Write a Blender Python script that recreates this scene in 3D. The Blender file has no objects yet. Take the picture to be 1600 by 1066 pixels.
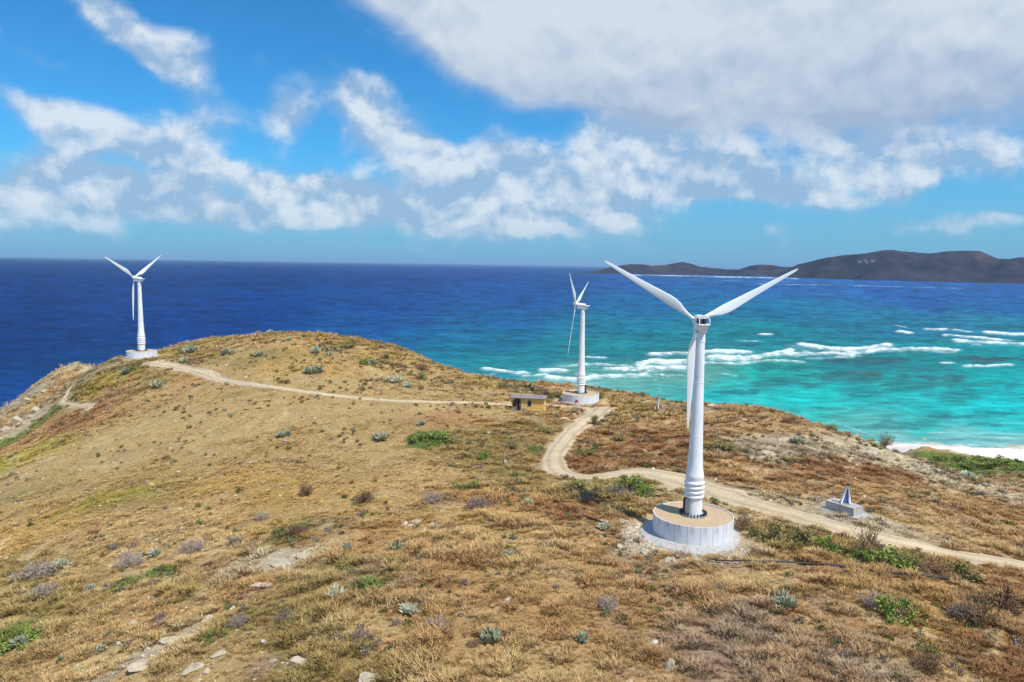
import bpy, math, random
import numpy as np
from mathutils import Vector, Matrix

random.seed(7); RNG = np.random.default_rng(7)
scene = bpy.context.scene
COL = scene.collection
R = math.radians

# ------------------------------------------------------------------ camera
F = 1150.0                      # focal length in photo pixels (1600 wide)
CAM = np.array([0.0, 0.0, 60.0])
cam_d = bpy.data.cameras.new('camera'); cam = bpy.data.objects.new('camera', cam_d)
COL.objects.link(cam); scene.camera = cam
cam_d.sensor_width = 36; cam_d.lens = F * 36 / 1600
cam_d.clip_start = 0.5; cam_d.clip_end = 400000
PITCH = math.atan(119.7 / F)
MW = Matrix.Translation(Vector(CAM)) @ Matrix.Rotation(R(90) - PITCH, 4, 'X') @ Matrix.Rotation(R(0.91), 4, 'Z')
cam.matrix_world = MW
RM = np.array(MW.to_3x3())

# ------------------------------------------------------------------ light
SUN_EL = R(57)
SUN_AZ = math.atan2(0.76, -0.65)             # azimuth from +Y towards +X: sun behind the camera's right shoulder
sun_dir = Vector((math.sin(SUN_AZ) * math.cos(SUN_EL), math.cos(SUN_AZ) * math.cos(SUN_EL), math.sin(SUN_EL)))
sd = bpy.data.lights.new('sun', 'SUN'); sd.energy = 4.6; sd.angle = R(0.53); sd.color = (1.0, 0.955, 0.88)
so = bpy.data.objects.new('sun', sd); COL.objects.link(so)
so.rotation_euler = sun_dir.to_track_quat('Z', 'Y').to_euler()
scene.view_settings.view_transform = 'Standard'; scene.view_settings.look = 'None'
scene.view_settings.exposure = 0.0; scene.view_settings.gamma = 1.0
scene.view_settings.use_curve_mapping = False
try:
    scene.cycles.volume_max_steps = 64
    scene.cycles.max_bounces = 6; scene.cycles.diffuse_bounces = 3; scene.cycles.glossy_bounces = 2
    scene.cycles.volume_bounces = 0; scene.cycles.transparent_max_bounces = 8
except Exception: pass


def lin(c):
    c = np.array(c, float) / 255.0
    return np.where(c <= 0.04045, c / 12.92, ((c + 0.055) / 1.055) ** 2.4)

# ---- node helper
class NT:
    def __init__(s, tree): s.t = tree; s.n = tree.nodes; s.l = tree.links
    def new(s, k, **kw):
        n = s.n.new(k)
        for a, v in kw.items(): setattr(n, a, v)
        return n
    def put(s, sock, v):
        if hasattr(v, 'is_output'): s.l.new(v, sock)
        elif v is not None: sock.default_value = v
    def m(s, op, a=None, b=None, c=None, clamp=False):
        n = s.new('ShaderNodeMath', operation=op); n.use_clamp = clamp
        s.put(n.inputs[0], a); s.put(n.inputs[1], b); s.put(n.inputs[2], c)
        return n.outputs[0]
    def v(s, op, a=None, b=None):
        n = s.new('ShaderNodeVectorMath', operation=op)
        s.put(n.inputs[0], a)
        if op == 'SCALE': s.put(n.inputs[3], b)
        else: s.put(n.inputs[1], b)
        return n.outputs['Value'] if op in ('DOT_PRODUCT', 'LENGTH') else n.outputs[0]
    def noise(s, vec, scale, detail=4, rough=0.55, dist=0.0):
        n = s.new('ShaderNodeTexNoise'); s.put(n.inputs['Vector'], vec)
        n.inputs['Scale'].default_value = scale; n.inputs['Detail'].default_value = detail
        n.inputs['Roughness'].default_value = rough; n.inputs['Distortion'].default_value = dist
        return n.outputs['Fac']
    def mix(s, f, a, b, mode='MIX'):
        n = s.new('ShaderNodeMix', data_type='RGBA', blend_type=mode)
        s.put(n.inputs[0], f); s.put(n.inputs[6], a); s.put(n.inputs[7], b)
        return n.outputs[2]
    def smooth(s, x, a, b, lo=0.0, hi=1.0):
        n = s.new('ShaderNodeMapRange', interpolation_type='SMOOTHSTEP')
        s.put(n.inputs[0], x); n.inputs[1].default_value = a; n.inputs[2].default_value = b
        n.inputs[3].default_value = lo; n.inputs[4].default_value = hi
        return n.outputs[0]
def C4(c): return (float(c[0]), float(c[1]), float(c[2]), 1.0)

# ------------------------------------------------------------------ world: sky with clouds
world = bpy.data.worlds.new('World'); scene.world = world; world.use_nodes = True
W = NT(world.node_tree)
for n in list(W.n): W.n.remove(n)
SKY_S = 0.10
sky = W.new('ShaderNodeTexSky', sky_type='NISHITA'); sky.sun_disc = False
sky.sun_elevation = SUN_EL; sky.sun_rotation = SUN_AZ
sky.air_density = 1.0; sky.dust_density = 0.3; sky.ozone_density = 2.5; sky.altitude = 60
tc = W.new('ShaderNodeTexCoord'); D = W.v('NORMALIZE', tc.outputs['Generated'])
sep = W.new('ShaderNodeSeparateXYZ'); W.l.new(D, sep.inputs[0])
AZ = W.m('MULTIPLY', W.m('ARCTAN2', sep.outputs[0], sep.outputs[1]), 57.29578)
EL = W.m('MULTIPLY', W.m('ARCSINE', sep.outputs[2]), 57.29578)
nz = W.new('ShaderNodeCombineXYZ')
W.l.new(sep.outputs[0], nz.inputs[0]); W.l.new(sep.outputs[1], nz.inputs[1])
W.l.new(W.m('MULTIPLY', sep.outputs[2], 1.25), nz.inputs[2])
NV = nz.outputs[0]
wn = W.new('ShaderNodeTexNoise'); W.l.new(NV, wn.inputs['Vector']); wn.inputs['Scale'].default_value = 7; wn.inputs['Detail'].default_value = 4
warp = W.v('SCALE', W.v('SUBTRACT', wn.outputs['Color'], (0.5, 0.5, 0.5)), 0.07)
NVW = W.v('ADD', NV, warp)
ae = W.new('ShaderNodeCombineXYZ'); W.l.new(AZ, ae.inputs[0]); W.l.new(EL, ae.inputs[1])
AEW = W.v('ADD', ae.outputs[0], W.v('SCALE', W.v('SUBTRACT', wn.outputs['Color'], (0.5, 0.5, 0.5)), 3.2))
def px_sky(px, py):
    d = RM @ np.array([(px - 800) / F, -(py - 533) / F, -1.0]); d /= np.linalg.norm(d)
    return math.degrees(math.atan2(d[0], d[1])), math.degrees(math.asin(d[2]))
def blobs(lst):
    tot = None
    for (px, py, sx, sy, w, rot) in lst:
        a, e = px_sky(px, py); k = 57.3 / F
        ca, sa = math.cos(R(rot)), math.sin(R(rot)); sx *= k; sy *= k
        q = W.v('SUBTRACT', AEW, (a, e, 0))
        q1 = W.v('DOT_PRODUCT', q, (ca / sx, -sa / sx, 0)); q2 = W.v('DOT_PRODUCT', q, (sa / sy, ca / sy, 0))
        g = W.m('MULTIPLY', W.m('EXPONENT', W.m('MULTIPLY', W.m('MULTIPLY_ADD', q1, q1, W.m('MULTIPLY', q2, q2)), -1.0)), w)
        tot = g if tot is None else W.m('ADD', tot, g)
    return tot
cum = [(1085,235,105,42,1.0,12),(1190,285,80,25,.9,15),(950,215,70,38,.8,30),(1060,295,190,22,.7,3),(1010,265,90,35,.55,0),
       (1330,225,80,42,.75,20),(1425,250,38,60,.9,20),(1380,270,80,30,.6,0),(1555,250,45,34,.75,20),
       (650,232,65,36,.9,35),(570,190,85,40,.6,20),(560,140,45,22,.5,0),(440,185,36,40,.75,45),(340,190,60,30,.35,0),
       (215,215,95,24,.8,20),(290,225,50,55,.5,0),(350,260,90,15,.5,10),(55,180,55,22,.75,25),(95,205,30,25,.5,0),
       (215,55,110,22,.75,33),(290,75,40,28,.6,20),(130,10,80,26,.55,20),(80,100,100,20,.3,10),
       (80,265,45,22,.7,10),(40,300,70,20,.6,0),(140,295,90,26,.6,10),(235,290,80,22,.65,15),(420,285,28,14,.6,10),(330,325,180,18,.5,0),
       (490,275,30,14,.4,0),(530,300,80,24,.55,10),(640,325,130,20,.65,8),(730,345,80,16,.6,5),(830,255,80,40,.75,8),(750,260,60,32,.6,0),
       (880,300,120,36,.6,0),(740,300,110,30,.55,0),(1440,360,55,13,.55,0),(1565,345,45,10,.5,0),(966,345,22,10,.6,0),(1212,355,30,9,.45,0),
       (1310,325,30,10,.3,0),(560,355,240,12,.25,0),(100,350,150,14,.3,0)]
big = [(1290,10,460,125,1.5,0),(860,20,260,80,1.2,14),(640,-5,140,45,.9,28),(960,110,170,48,1.0,8),(1430,120,330,50,1.1,-2),(760,95,70,35,.6,35),(1250,130,160,40,.3,0),(1650,190,120,30,.5,0)]
BC = blobs(cum); BB = blobs(big)
outm = W.smooth(W.v('LENGTH', W.v('MULTIPLY', ae.outputs[0], (1/40.0, 1/23.0, 0))), 0.98, 1.35)
lown = W.noise(NV, 2.2, 2, .5)
outf = W.m('MULTIPLY', outm, W.m('MULTIPLY_ADD', lown, 3.0, -0.95))
fbm = W.noise(NVW, 11, 8, .53); fbm2 = W.noise(W.v('ADD', NVW, (0.012 * sun_dir.x, 0.012 * sun_dir.y, 0.022)), 11, 8, .53)
fine = W.m('SUBTRACT', fbm, 0.5)
band = W.m('MULTIPLY', W.m('EXPONENT', W.m('MULTIPLY', W.m('POWER', W.m('ABSOLUTE', W.m('DIVIDE', W.m('SUBTRACT', EL, 3.5), 2.6)), 2.0), -1.0)), W.smooth(AZ, 6.0, 20.0, .50, .04))
dc = W.smooth(W.m('ADD', W.m('MULTIPLY_ADD', BC, 1.15, band), W.m('MULTIPLY', fine, 1.9)), 0.14, .92)
db = W.smooth(W.m('ADD', BB, W.m('MULTIPLY', fine, 1.0)), 0.25, 1.05)
do = W.smooth(W.m('ADD', outf, W.m('MULTIPLY', fine, 2.2)), 0.3, 1.0)
relief = W.m('MULTIPLY', W.m('SUBTRACT', fbm, fbm2), 6.5)            # which side of each billow faces the sun
# cumulus colour: sunlit tops towards white, bases blue grey
lit = W.m('ADD', W.m('ADD', W.m('MULTIPLY_ADD', dc, 0.36, 0.0), relief), W.m('MULTIPLY', W.m('SUBTRACT', W.noise(NV, 30, 6, .6), .42), .9), clamp=True)
cc = W.mix(lit, C4(lin((158,188,219)) / SKY_S), C4(lin((228,236,244)) / SKY_S))
# large layer cloud: brighter high up, soft grey violet base
lb = W.m('ADD', W.smooth(EL, 9.0, 19.0), W.m('MULTIPLY', relief, .35))
lb = W.m('ADD', lb, W.m('MULTIPLY', W.m('SUBTRACT', W.noise(NV, 4.5, 5, .5), .5), 1.6), clamp=True)
cb = W.mix(lb, C4(lin((164,186,214)) / SKY_S), C4(lin((216,225,236)) / SKY_S))
# clear sky: deepened by a little saturation
hs = W.new('ShaderNodeHueSaturation'); hs.inputs['Saturation'].default_value = 1.12; hs.inputs['Hue'].default_value = .49; W.l.new(sky.outputs[0], hs.inputs['Color'])
base = W.mix(1.0, hs.outputs[0], (0.34, 0.97, 1.42, 1), 'MULTIPLY')
haze_f = W.m('MULTIPLY', W.smooth(EL, 0.0, 9.0, 1.0, 0.0), 0.80)
base = W.mix(haze_f, base, C4(lin((120,178,216)) / SKY_S))
up = W.smooth(sep.outputs[2], -0.02, 0.03)
c = W.mix(W.m('MULTIPLY', dc, W.smooth(EL, 0.2, 4.0, .42, .88)), base, cc)
c = W.mix(W.m('MULTIPLY', do, .85), c, cc)
c = W.mix(W.m('MULTIPLY', db, .97), c, cb)
bg = W.new('ShaderNodeBackground'); W.l.new(c, bg.inputs[0]); bg.inputs[1].default_value = SKY_S
wo = W.new('ShaderNodeOutputWorld'); W.l.new(bg.outputs[0], wo.inputs[0])
try:
    world.cycles.sampling_method = 'MANUAL'; world.cycles.sample_map_resolution = 512
except Exception: pass

# ------------------------------------------------------------------ numpy noise
def _h(ix, iy, seed):
    h = (ix.astype(np.int64) * 374761393 + iy.astype(np.int64) * 668265263 + seed * 1442695041) & 0xFFFFFFFF
    h = ((h ^ (h >> 13)) * 1274126177) & 0xFFFFFFFF
    h = h ^ (h >> 16)
    return (h & 0xFFFFFF) / float(0xFFFFFF)
def vn(x, y, seed=0):
    x = np.asarray(x, float); y = np.asarray(y, float)
    ix = np.floor(x); iy = np.floor(y); fx = x - ix; fy = y - iy
    fx = fx * fx * (3 - 2 * fx); fy = fy * fy * (3 - 2 * fy)
    a = _h(ix, iy, seed); b = _h(ix + 1, iy, seed); c = _h(ix, iy + 1, seed); d = _h(ix + 1, iy + 1, seed)
    return (a + (b - a) * fx) * (1 - fy) + (c + (d - c) * fx) * fy
def fb(x, y, s, o=4, seed=0, g=.5):
    """fractal noise, -1..1, feature size s metres"""
    t = 0; a = 1; n = 0; x = np.asarray(x, float) / s; y = np.asarray(y, float) / s
    for k in range(o):
        t = t + a * (vn(x, y, seed + k * 17) * 2 - 1); n += a; a *= g
        x, y = (x * 1.62 - y * 1.18) + 5.3, (x * 1.18 + y * 1.62) + 1.7
    return t / n
def sst(x, a, b):
    t = np.clip((x - a) / (b - a), 0, 1); return t * t * (3 - 2 * t)

# ------------------------------------------------------------------ survey: rays through the camera -> points on the site
def ray(px, py):
    d = RM @ np.array([(px - 800) / F, -(py - 533) / F, -1.0]); return d / d[1]     # per metre of Y
def at_y(px, py, Y): return CAM + ray(px, py) * Y
def at_z(px, py, z):
    d = ray(px, py); return CAM + d * ((z - CAM[2]) / d[2])
def proj(P):
    q = (np.asarray(P, float) - CAM) @ RM
    return 800 + F * q[..., 0] / -q[..., 2], 533 - F * q[..., 1] / -q[..., 2]

T_MAIN = at_y(1083, 803, 72.0); T_MID = at_y(907.5, 614, 156.0); T_LEFT = at_y(221.5, 548, 191.0)
G_MAIN, G_MID, G_LEFT = T_MAIN[2] - 2.1, T_MID[2] - 1.8, T_LEFT[2] - 1.7
ctl = []
def cz(px, py, z): ctl.append(at_z(px, py, z))
def cy(px, py, Y): ctl.append(at_y(px, py, Y))
for a in [(-300,1250,24),(200,1250,31),(800,1300,36),(1400,1250,35),(1900,1250,32),
          (-100,1066,27.5),(200,1066,31),(400,1066,33),(800,1066,34.6),(1200,1066,34.6),(1600,1066,33),(1800,1066,32),
          (-60,900,25.5),(150,900,28.5),(300,900,30.6),(600,900,33.6),(900,900,34.2),(1250,930,33.8),(1600,930,32),(1800,930,31),
          (0,800,25),(250,800,29),(500,800,32.3),(750,800,33.6),(900,800,33.8),(1300,810,32.7),(1450,850,32.0),(1600,880,31.0),
          (20,735,24.2),(200,720,28),(400,720,31),(600,720,32.5),(780,720,32.6),(880,730,32.4),(960,745,32.9),(1180,740,33),(1320,790,32.3),(1450,760,30.5),(1600,830,29.5),
          (110,672,25.5),(300,660,31),(500,660,33),(700,660,33.4),(1000,665,32.2),(1100,690,33.2),(1200,690,33.3),(1330,720,32),
          (400,625,33.6),(600,627,33.8),(700,632,33.5),(350,590,34.6),(620,590,34.5),
          (180,592,31.6),(135,600,29.8),(95,618,26.8),
          (0,640,20),(60,600,24),(130,570,29),(320,532,36.6),(400,525,38),(480,525,38.4),(560,534,37.8),(620,546,36.6),(660,560,35),(700,576,33.4),(740,588,32),(800,596,31),(850,600,30.8),
          (960,611,30.8),(1030,624,31.3),(1070,632,32),(1120,634,32.6),(1190,638,33),(1250,657,32.5),(1330,682,31),(1390,702,29),(1440,722,27.5),(1500,742,26.3),(1600,762,25.2),(1700,785,24)]: cz(*a)
crest = [(-60,665,18),(0,640,20),(60,600,24),(130,570,29),(195,556,G_LEFT),(250,546,34.6),(320,532,36.6),(400,525,38),(480,525,38.4),(560,534,37.8),(620,546,36.6),(660,560,35),(700,576,33.4),(740,588,32),(800,596,31),(850,600,30.8),(905,604,30.8),
         (960,611,30.8),(1030,624,31.3),(1070,632,32),(1120,634,32.6),(1190,638,33),(1250,657,32.5),(1330,682,31),(1390,702,29),(1440,722,27.5),(1500,742,26.3),(1600,762,25.2),(1700,785,24)]
for i, (px, py, z) in enumerate(crest):
    p = at_z(px, py, z)
    d = p[:2] / np.linalg.norm(p[:2])
    right = px > 1350
    for dist, dz in ((8, 2.6), (20, 8.5), (42, 19 if not right else 15)):
        ctl.append(np.array([p[0] + d[0] * dist, p[1] + d[1] * dist, max(z - dz, -4 if not right else 5)]))
    if not right:
        ctl.append(np.array([p[0] + d[0] * 70, p[1] + d[1] * 70, -5.0])); ctl.append(np.array([p[0] + d[0] * 120, p[1] + d[1] * 120, -9.0]))
# the turbine pads
for P, g, r in ((T_MAIN, G_MAIN, 5.5), (T_MID, G_MID, 5.0), (T_LEFT, G_LEFT, 4.6)):
    for k in range(6):
        a = k * math.pi / 3; ctl.append(np.array([P[0] + r * math.cos(a), P[1] + r * math.sin(a), g]))
# low ground and beach on the right, sea cliff on the left
for a in [(1420,708,3.0),(1520,714,3.5),(1600,724,3.5),(1700,740,4),(1560,735,8),(1650,760,12)]: cz(*a)
for a in [(1400,696,0.15),(1480,698,0.15),(1560,702,0.15),(1640,706,0.15),(1760,716,.2),(1900,730,.2)]: cz(*a)
for a in [(1400,680,-1.6),(1500,682,-1.6),(1600,686,-1.6),(1760,696,-1.6),(1900,705,-1.6),(1300,670,-2)]: cz(*a)
for a in [(-60,735,19),(-60,700,17),(30,690,18.5),(0,665,18.5),(60,640,22.5),(60,668,21.5),(-250,760,8),(-250,900,14),(-300,700,-4),(-400,850,0),(-450,1000,8),(2000,900,26),(2100,800,16),(2000,1100,30)]: cz(*a)
for x, y, z in [(-240,60,-6),(-260,150,-8),(-260,250,-8),(-100,330,-9),(100,350,-9),(300,330,-6),(330,60,10),(-120,0,20),(0,0,36),(100,0,32),(0,-40,34)]: ctl.append(np.array([x, y, z], float))
K = np.array(ctl); CC = 9.0
_keep = []
for i in range(len(K)):
    if all(np.hypot(*(K[i, :2] - K[j, :2])) > 1.2 for j in _keep): _keep.append(i)
K = K[_keep]
def _phi(dx, dy): return np.sqrt(dx * dx + dy * dy + CC * CC)
A = _phi(K[:, None, 0] - K[None, :, 0], K[:, None, 1] - K[None, :, 1]) - np.eye(len(K)) * 0.25
n = len(K); M = np.zeros((n + 1, n + 1)); M[:n, :n] = A; M[n, :n] = 1; M[:n, n] = 1
_w = np.linalg.solve(M, np.append(K[:, 2], 0))
def h0(x, y):
    x = np.asarray(x, float); y = np.asarray(y, float); out = np.full(x.shape, _w[n])
    for i in range(n): out = out + _w[i] * _phi(x - K[i, 0], y - K[i, 1])
    return out
# tracks as ground polylines, flattened into the terrain
def ground0(px, py, hf=None):
    hf = hf or h0
    d = ray(px, py); Y = np.concatenate([np.arange(25, 120, .25), np.arange(120, 340, .5)])
    P = CAM + d[None, :] * Y[:, None]
    g = hf(P[:, 0], P[:, 1]); s = P[:, 2] - g
    i = np.argmax(s < 0)
    if s[i] >= 0: return None
    t = s[i - 1] / (s[i - 1] - s[i]); return P[i - 1] + (P[i] - P[i - 1]) * t
tracks = {
 'road_main': ([(944,637,2.4),(932,647,2.3),(912,660,2.0),(894,674,1.7),(881,690,1.75),(870,704,1.6),(865,718,1.7),(868,731,1.9),(885,741,1.7),(920,745,1.2),(958,741,1.4),(1000,738,2.3),(1045,745,3.1),(1100,762,3.1),(1150,778,2.7),(1200,793,2.3),(1280,815,2.2),(1350,835,2.2),(1420,850,2.2),(1500,868,2.1),(1600,884,2.1),(1720,905,2.1)]),
 'path': ([(238,566,2.6),(262,570,1.7),(290,576,1.3),(322,583,1.7),(345,593,1.1),(390,600,1.0),(450,608,.9),(520,617,.75),(600,625,.7),(680,628,.75),(740,629,.8),(790,632,1.1),(850,633,1.6),(890,636,2.0),(930,640,2.4)]),
 'trail': ([(112,603,.5),(103,618,.5),(97,628,1.0),(118,634,.6),(140,634,1.0),(132,643,.7)]),
}
TR = {}
for k, pts in tracks.items():
    P = [(ground0(a, b), w) for a, b, w in pts]
    P = [(p, w) for p, w in P if p is not None]
    xy = np.array([p[:2] for p, w in P]); ww = np.array([w for p, w in P])
    # catmull-rom resample
    out = []; ow = []
    for i in range(len(xy) - 1):
        p0, p1, p2, p3 = xy[max(i - 1, 0)], xy[i], xy[i + 1], xy[min(i + 2, len(xy) - 1)]
        m = max(2, int(np.hypot(*(p2 - p1)) / 0.7))
        for t in np.arange(m) / m:
            out.append(.5 * (2 * p1 + (p2 - p0) * t + (2 * p0 - 5 * p1 + 4 * p2 - p3) * t * t + (3 * p1 - p0 - 3 * p2 + p3) * t ** 3)); ow.append(ww[i] + (ww[i + 1] - ww[i]) * t)
    TR[k] = (np.array(out + [xy[-1]]), np.array(ow + [ww[-1]]))
def near_track(x, y):
    """distance to nearest track centreline minus its half width"""
    x = np.asarray(x, float); y = np.asarray(y, float); best = np.full(x.shape, 1e9)
    for k, (xy, w) in TR.items():
        for i in range(0, len(xy), 2):
            best = np.minimum(best, np.hypot(x - xy[i, 0], y - xy[i, 1]) - w[i])
    return best
PADS = [(T_MAIN, G_MAIN, 5.3), (T_MID, G_MID, 4.8), (T_LEFT, G_LEFT, 4.4)]
def height(x, y, detail=True):
    z = h0(x, y)
    if not detail: return z
    far = sst(np.asarray(y, float), 60, 160)
    nt = near_track(x, y); soft = sst(nt, -.2, 1.6)
    d = fb(x, y, 9, 3, 3) * .30 + fb(x, y, 2.6, 3, 5) * .24 + np.abs(fb(x, y, .9, 2, 9)) * .16
    # rock benches dipping to the left on the near flank
    for P, g, r in PADS:
        q = np.hypot(x - P[0], y - P[1]); soft = soft * sst(q, r - .6, r + 1.5)
    z = z + d * soft - (1 - soft) * 0.10
    cl = sst(-z, -27, -12) * sst(np.asarray(y, float), 70, 110)          # steep flanks get craggy
    return z + cl * (fb(x, y, 7, 4, 21) * 1.4)
def ground(px, py):
    p = ground0(px, py)
    if p is None: return None
    for _ in range(2):
        z = float(height(np.array([p[0]]), np.array([p[1]]))[0])
        d = ray(px, py); q = CAM + d * ((z - CAM[2]) / d[2])
        if np.hypot(*(q - p)[:2]) > 12: break
        p = q
    p = p.copy(); p[2] = float(height(np.array([p[0]]), np.array([p[1]]))[0])
    return p

# ------------------------------------------------------------------ mesh helpers
def link(name, me, mat=None, parent=None):
    o = bpy.data.objects.new(name, me); COL.objects.link(o)
    if mat is not None and me is not None and not me.materials: me.materials.append(mat)
    if parent is not None: o.parent = parent
    return o
def tag(o, label=None, cat=None, group=None, kind=None):
    for k, v in (('label', label), ('category', cat), ('group', group), ('kind', kind)):
        if v: o[k] = v
    return o
def np_mesh(name, V, Q, smooth=True):
    me = bpy.data.meshes.new(name); V = np.asarray(V, np.float32); Q = np.asarray(Q, np.int32)
    me.vertices.add(len(V)); me.vertices.foreach_set('co', V.ravel())
    k = Q.shape[1]; me.loops.add(Q.size); me.loops.foreach_set('vertex_index', Q.ravel())
    me.polygons.add(len(Q)); me.polygons.foreach_set('loop_start', np.arange(0, Q.size, k, dtype=np.int32))
    me.polygons.foreach_set('loop_total', np.full(len(Q), k, dtype=np.int32))
    if smooth: me.polygons.foreach_set('use_smooth', np.ones(len(Q), bool))
    me.update(calc_edges=True); return me
def grid_faces(nr, nc):
    i = np.arange(nr * nc).reshape(nr, nc)
    return np.stack([i[:-1, :-1], i[:-1, 1:], i[1:, 1:], i[1:, :-1]], -1).reshape(-1, 4)
def set_col(me, name, rgb):
    a = me.color_attributes.new(name, 'FLOAT_COLOR', 'POINT'); c = np.ones((len(rgb), 4), np.float32); c[:, :3] = rgb
    a.data.foreach_set('color', c.ravel())
def set_f(me, name, v):
    a = me.attributes.new(name, 'FLOAT', 'POINT'); a.data.foreach_set('value', np.asarray(v, np.float32))
class MB:
    def __init__(s): s.v = []; s.f = []; s.sm = []
    def add(s, vs, fs, smooth=False):
        b = len(s.v); s.v += [tuple(map(float, v)) for v in vs]; s.f += [tuple(i + b for i in f) for f in fs]; s.sm += [smooth] * len(fs); return s
    def box(s, c, d, rz=0, top=1.0):
        x, y, z = d[0] / 2, d[1] / 2, d[2] / 2; ca, sa = math.cos(rz), math.sin(rz); vs = []
        for sz in (-1, 1):
            k = top if sz > 0 else 1.0
            for sx, sy in ((-1, -1), (1, -1), (1, 1), (-1, 1)):
                a, b = sx * x * k, sy * y * k; vs.append((c[0] + a * ca - b * sa, c[1] + a * sa + b * ca, c[2] + sz * z))
        return s.add(vs, [(3, 2, 1, 0), (4, 5, 6, 7), (0, 1, 5, 4), (1, 2, 6, 5), (2, 3, 7, 6), (3, 0, 4, 7)])
    def lathe(s, prof, n=32, c=(0, 0, 0), cap=True):
        vs = []; fs = []
        for r, z in prof:
            for k in range(n):
                a = 2 * math.pi * k / n; vs.append((c[0] + r * math.cos(a), c[1] + r * math.sin(a), c[2] + z))
        for i in range(len(prof) - 1):
            for k in range(n): fs.append((i * n + k, i * n + (k + 1) % n, (i + 1) * n + (k + 1) % n, (i + 1) * n + k))
        s.add(vs, fs, True)
        if cap: s.add([vs[k] for k in range(n)], [tuple(range(n))[::-1]]); s.add([vs[-n + k] for k in range(n)], [tuple(range(n))])
        return s
    def tube(s, pts, r, n=6, taper=1.0):
        pts = [Vector(p) for p in pts]; vs = []; fs = []; m = len(pts)
        for i, p in enumerate(pts):
            t = (pts[min(i + 1, m - 1)] - pts[max(i - 1, 0)]).normalized()
            u = t.cross(Vector((0, 0, 1))) if abs(t.z) < .95 else t.cross(Vector((1, 0, 0))); u.normalize(); w = t.cross(u)
            rr = r * (1 + (taper - 1) * i / max(m - 1, 1))
            for k in range(n):
                a = 2 * math.pi * k / n; vs.append(p + u * math.cos(a) * rr + w * math.sin(a) * rr)
        for i in range(m - 1):
            for k in range(n): fs.append((i * n + k, i * n + (k + 1) % n, (i + 1) * n + (k + 1) % n, (i + 1) * n + k))
        fs.append(tuple(range(n))); fs.append(tuple((m - 1) * n + k for k in range(n))[::-1])
        return s.add(vs, fs, True)
    def mesh(s, name):
        me = bpy.data.meshes.new(name); me.from_pydata(s.v, [], s.f)
        me.polygons.foreach_set('use_smooth', s.sm); me.update(); return me
    def obj(s, name, mat, parent=None): return link(name, s.mesh(name), mat, parent)

# ------------------------------------------------------------------ materials
def mat(name, col, rough=.7, var=.12, scale=3.0, metal=0.0, bump=0.0, bscale=20, stain=None, stain_amt=0.0, spec=.4):
    m = bpy.data.materials.new(name); m.use_nodes = True; T = NT(m.node_tree)
    b = T.n['Principled BSDF']; co = T.new('ShaderNodeTexCoord').outputs['Object']
    nf = T.noise(co, scale, 5, .6)
    c = T.mix(nf, C4(np.array(col) * (1 - var)), C4(np.minimum(np.array(col) * (1 + var), 1)))
    if stain is not None:
        sf = T.m('MULTIPLY', T.smooth(T.noise(T.v('MULTIPLY', co, (1, 1, .25)), scale * 1.7, 6, .65), .48, .72), stain_amt)
        c = T.mix(sf, c, C4(stain))
    T.l.new(c, b.inputs['Base Color']); b.inputs['Roughness'].default_value = rough; b.inputs['Metallic'].default_value = metal
    b.inputs['Specular IOR Level'].default_value = spec
    if bump:
        bn = T.new('ShaderNodeBump'); bn.inputs['Strength'].default_value = bump; bn.inputs['Distance'].default_value = .05
        T.l.new(T.noise(co, bscale, 6, .6), bn.inputs['Height']); T.l.new(bn.outputs[0], b.inputs['Normal'])
    return m
M_WHITE = mat('white_paint', (.86, .86, .86), .42, .03, .8, stain=(.55, .52, .47), stain_amt=.55)
M_BLADE = mat('blade_gelcoat', (.90, .90, .89), .35, .02, .5)
M_STEEL = mat('galvanised_steel', (.42, .44, .46), .45, .1, 4, .5)
M_DARK = mat('dark_machinery', (.035, .035, .04), .5, .4, 6)
M_CONC = mat('pale_concrete', (.74, .75, .77), .85, .08, 1.2, bump=.3, stain=(.42, .38, .33), stain_amt=.9)
M_GREYC = mat('grey_concrete', (.47, .46, .44), .9, .2, 1.1, bump=.6, bscale=8, stain=(.36, .29, .21), stain_amt=.95)
M_SAND = mat('sand_fill', (.52, .37, .22), .95, .18, 2.2, bump=.5, bscale=12, stain=(.60, .52, .40), stain_amt=.5)
M_WOOD = mat('orange_plywood', (.95, .54, .16), .8, .18, 2.5, stain=(.50, .27, .09), stain_amt=.4)
M_OLDW = mat('weathered_wood', (.24, .19, .15), .9, .25, 4)
M_ROOF = mat('grey_roofing', (.27, .24, .22), .85, .3, 3, stain=(.42, .38, .34), stain_amt=.7)
M_RED = mat('red_paint', (.48, .09, .05), .5, .15, 4)
M_PIPE = mat('black_plastic_pipe', (.03, .03, .032), .45, .3, 3)
M_HOSE = mat('dusty_hose', (.30, .24, .17), .8, .2, 3)
M_ROCK = mat('pale_rock', (.52, .43, .30), .92, .4, 2.2, bump=.9, bscale=5, stain=(.30, .26, .17), stain_amt=.9)
M_ROCKO = mat('ochre_rock', (.52, .34, .18), .92, .28, 1.6, bump=.9, bscale=5, stain=(.62, .50, .34), stain_amt=.7)
M_ISLH = mat('pale_render', (.20, .18, .17), .9, .1, .05)
M_BLUE = mat('blue_paint', (.10, .16, .38), .5, .2, 4)

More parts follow.
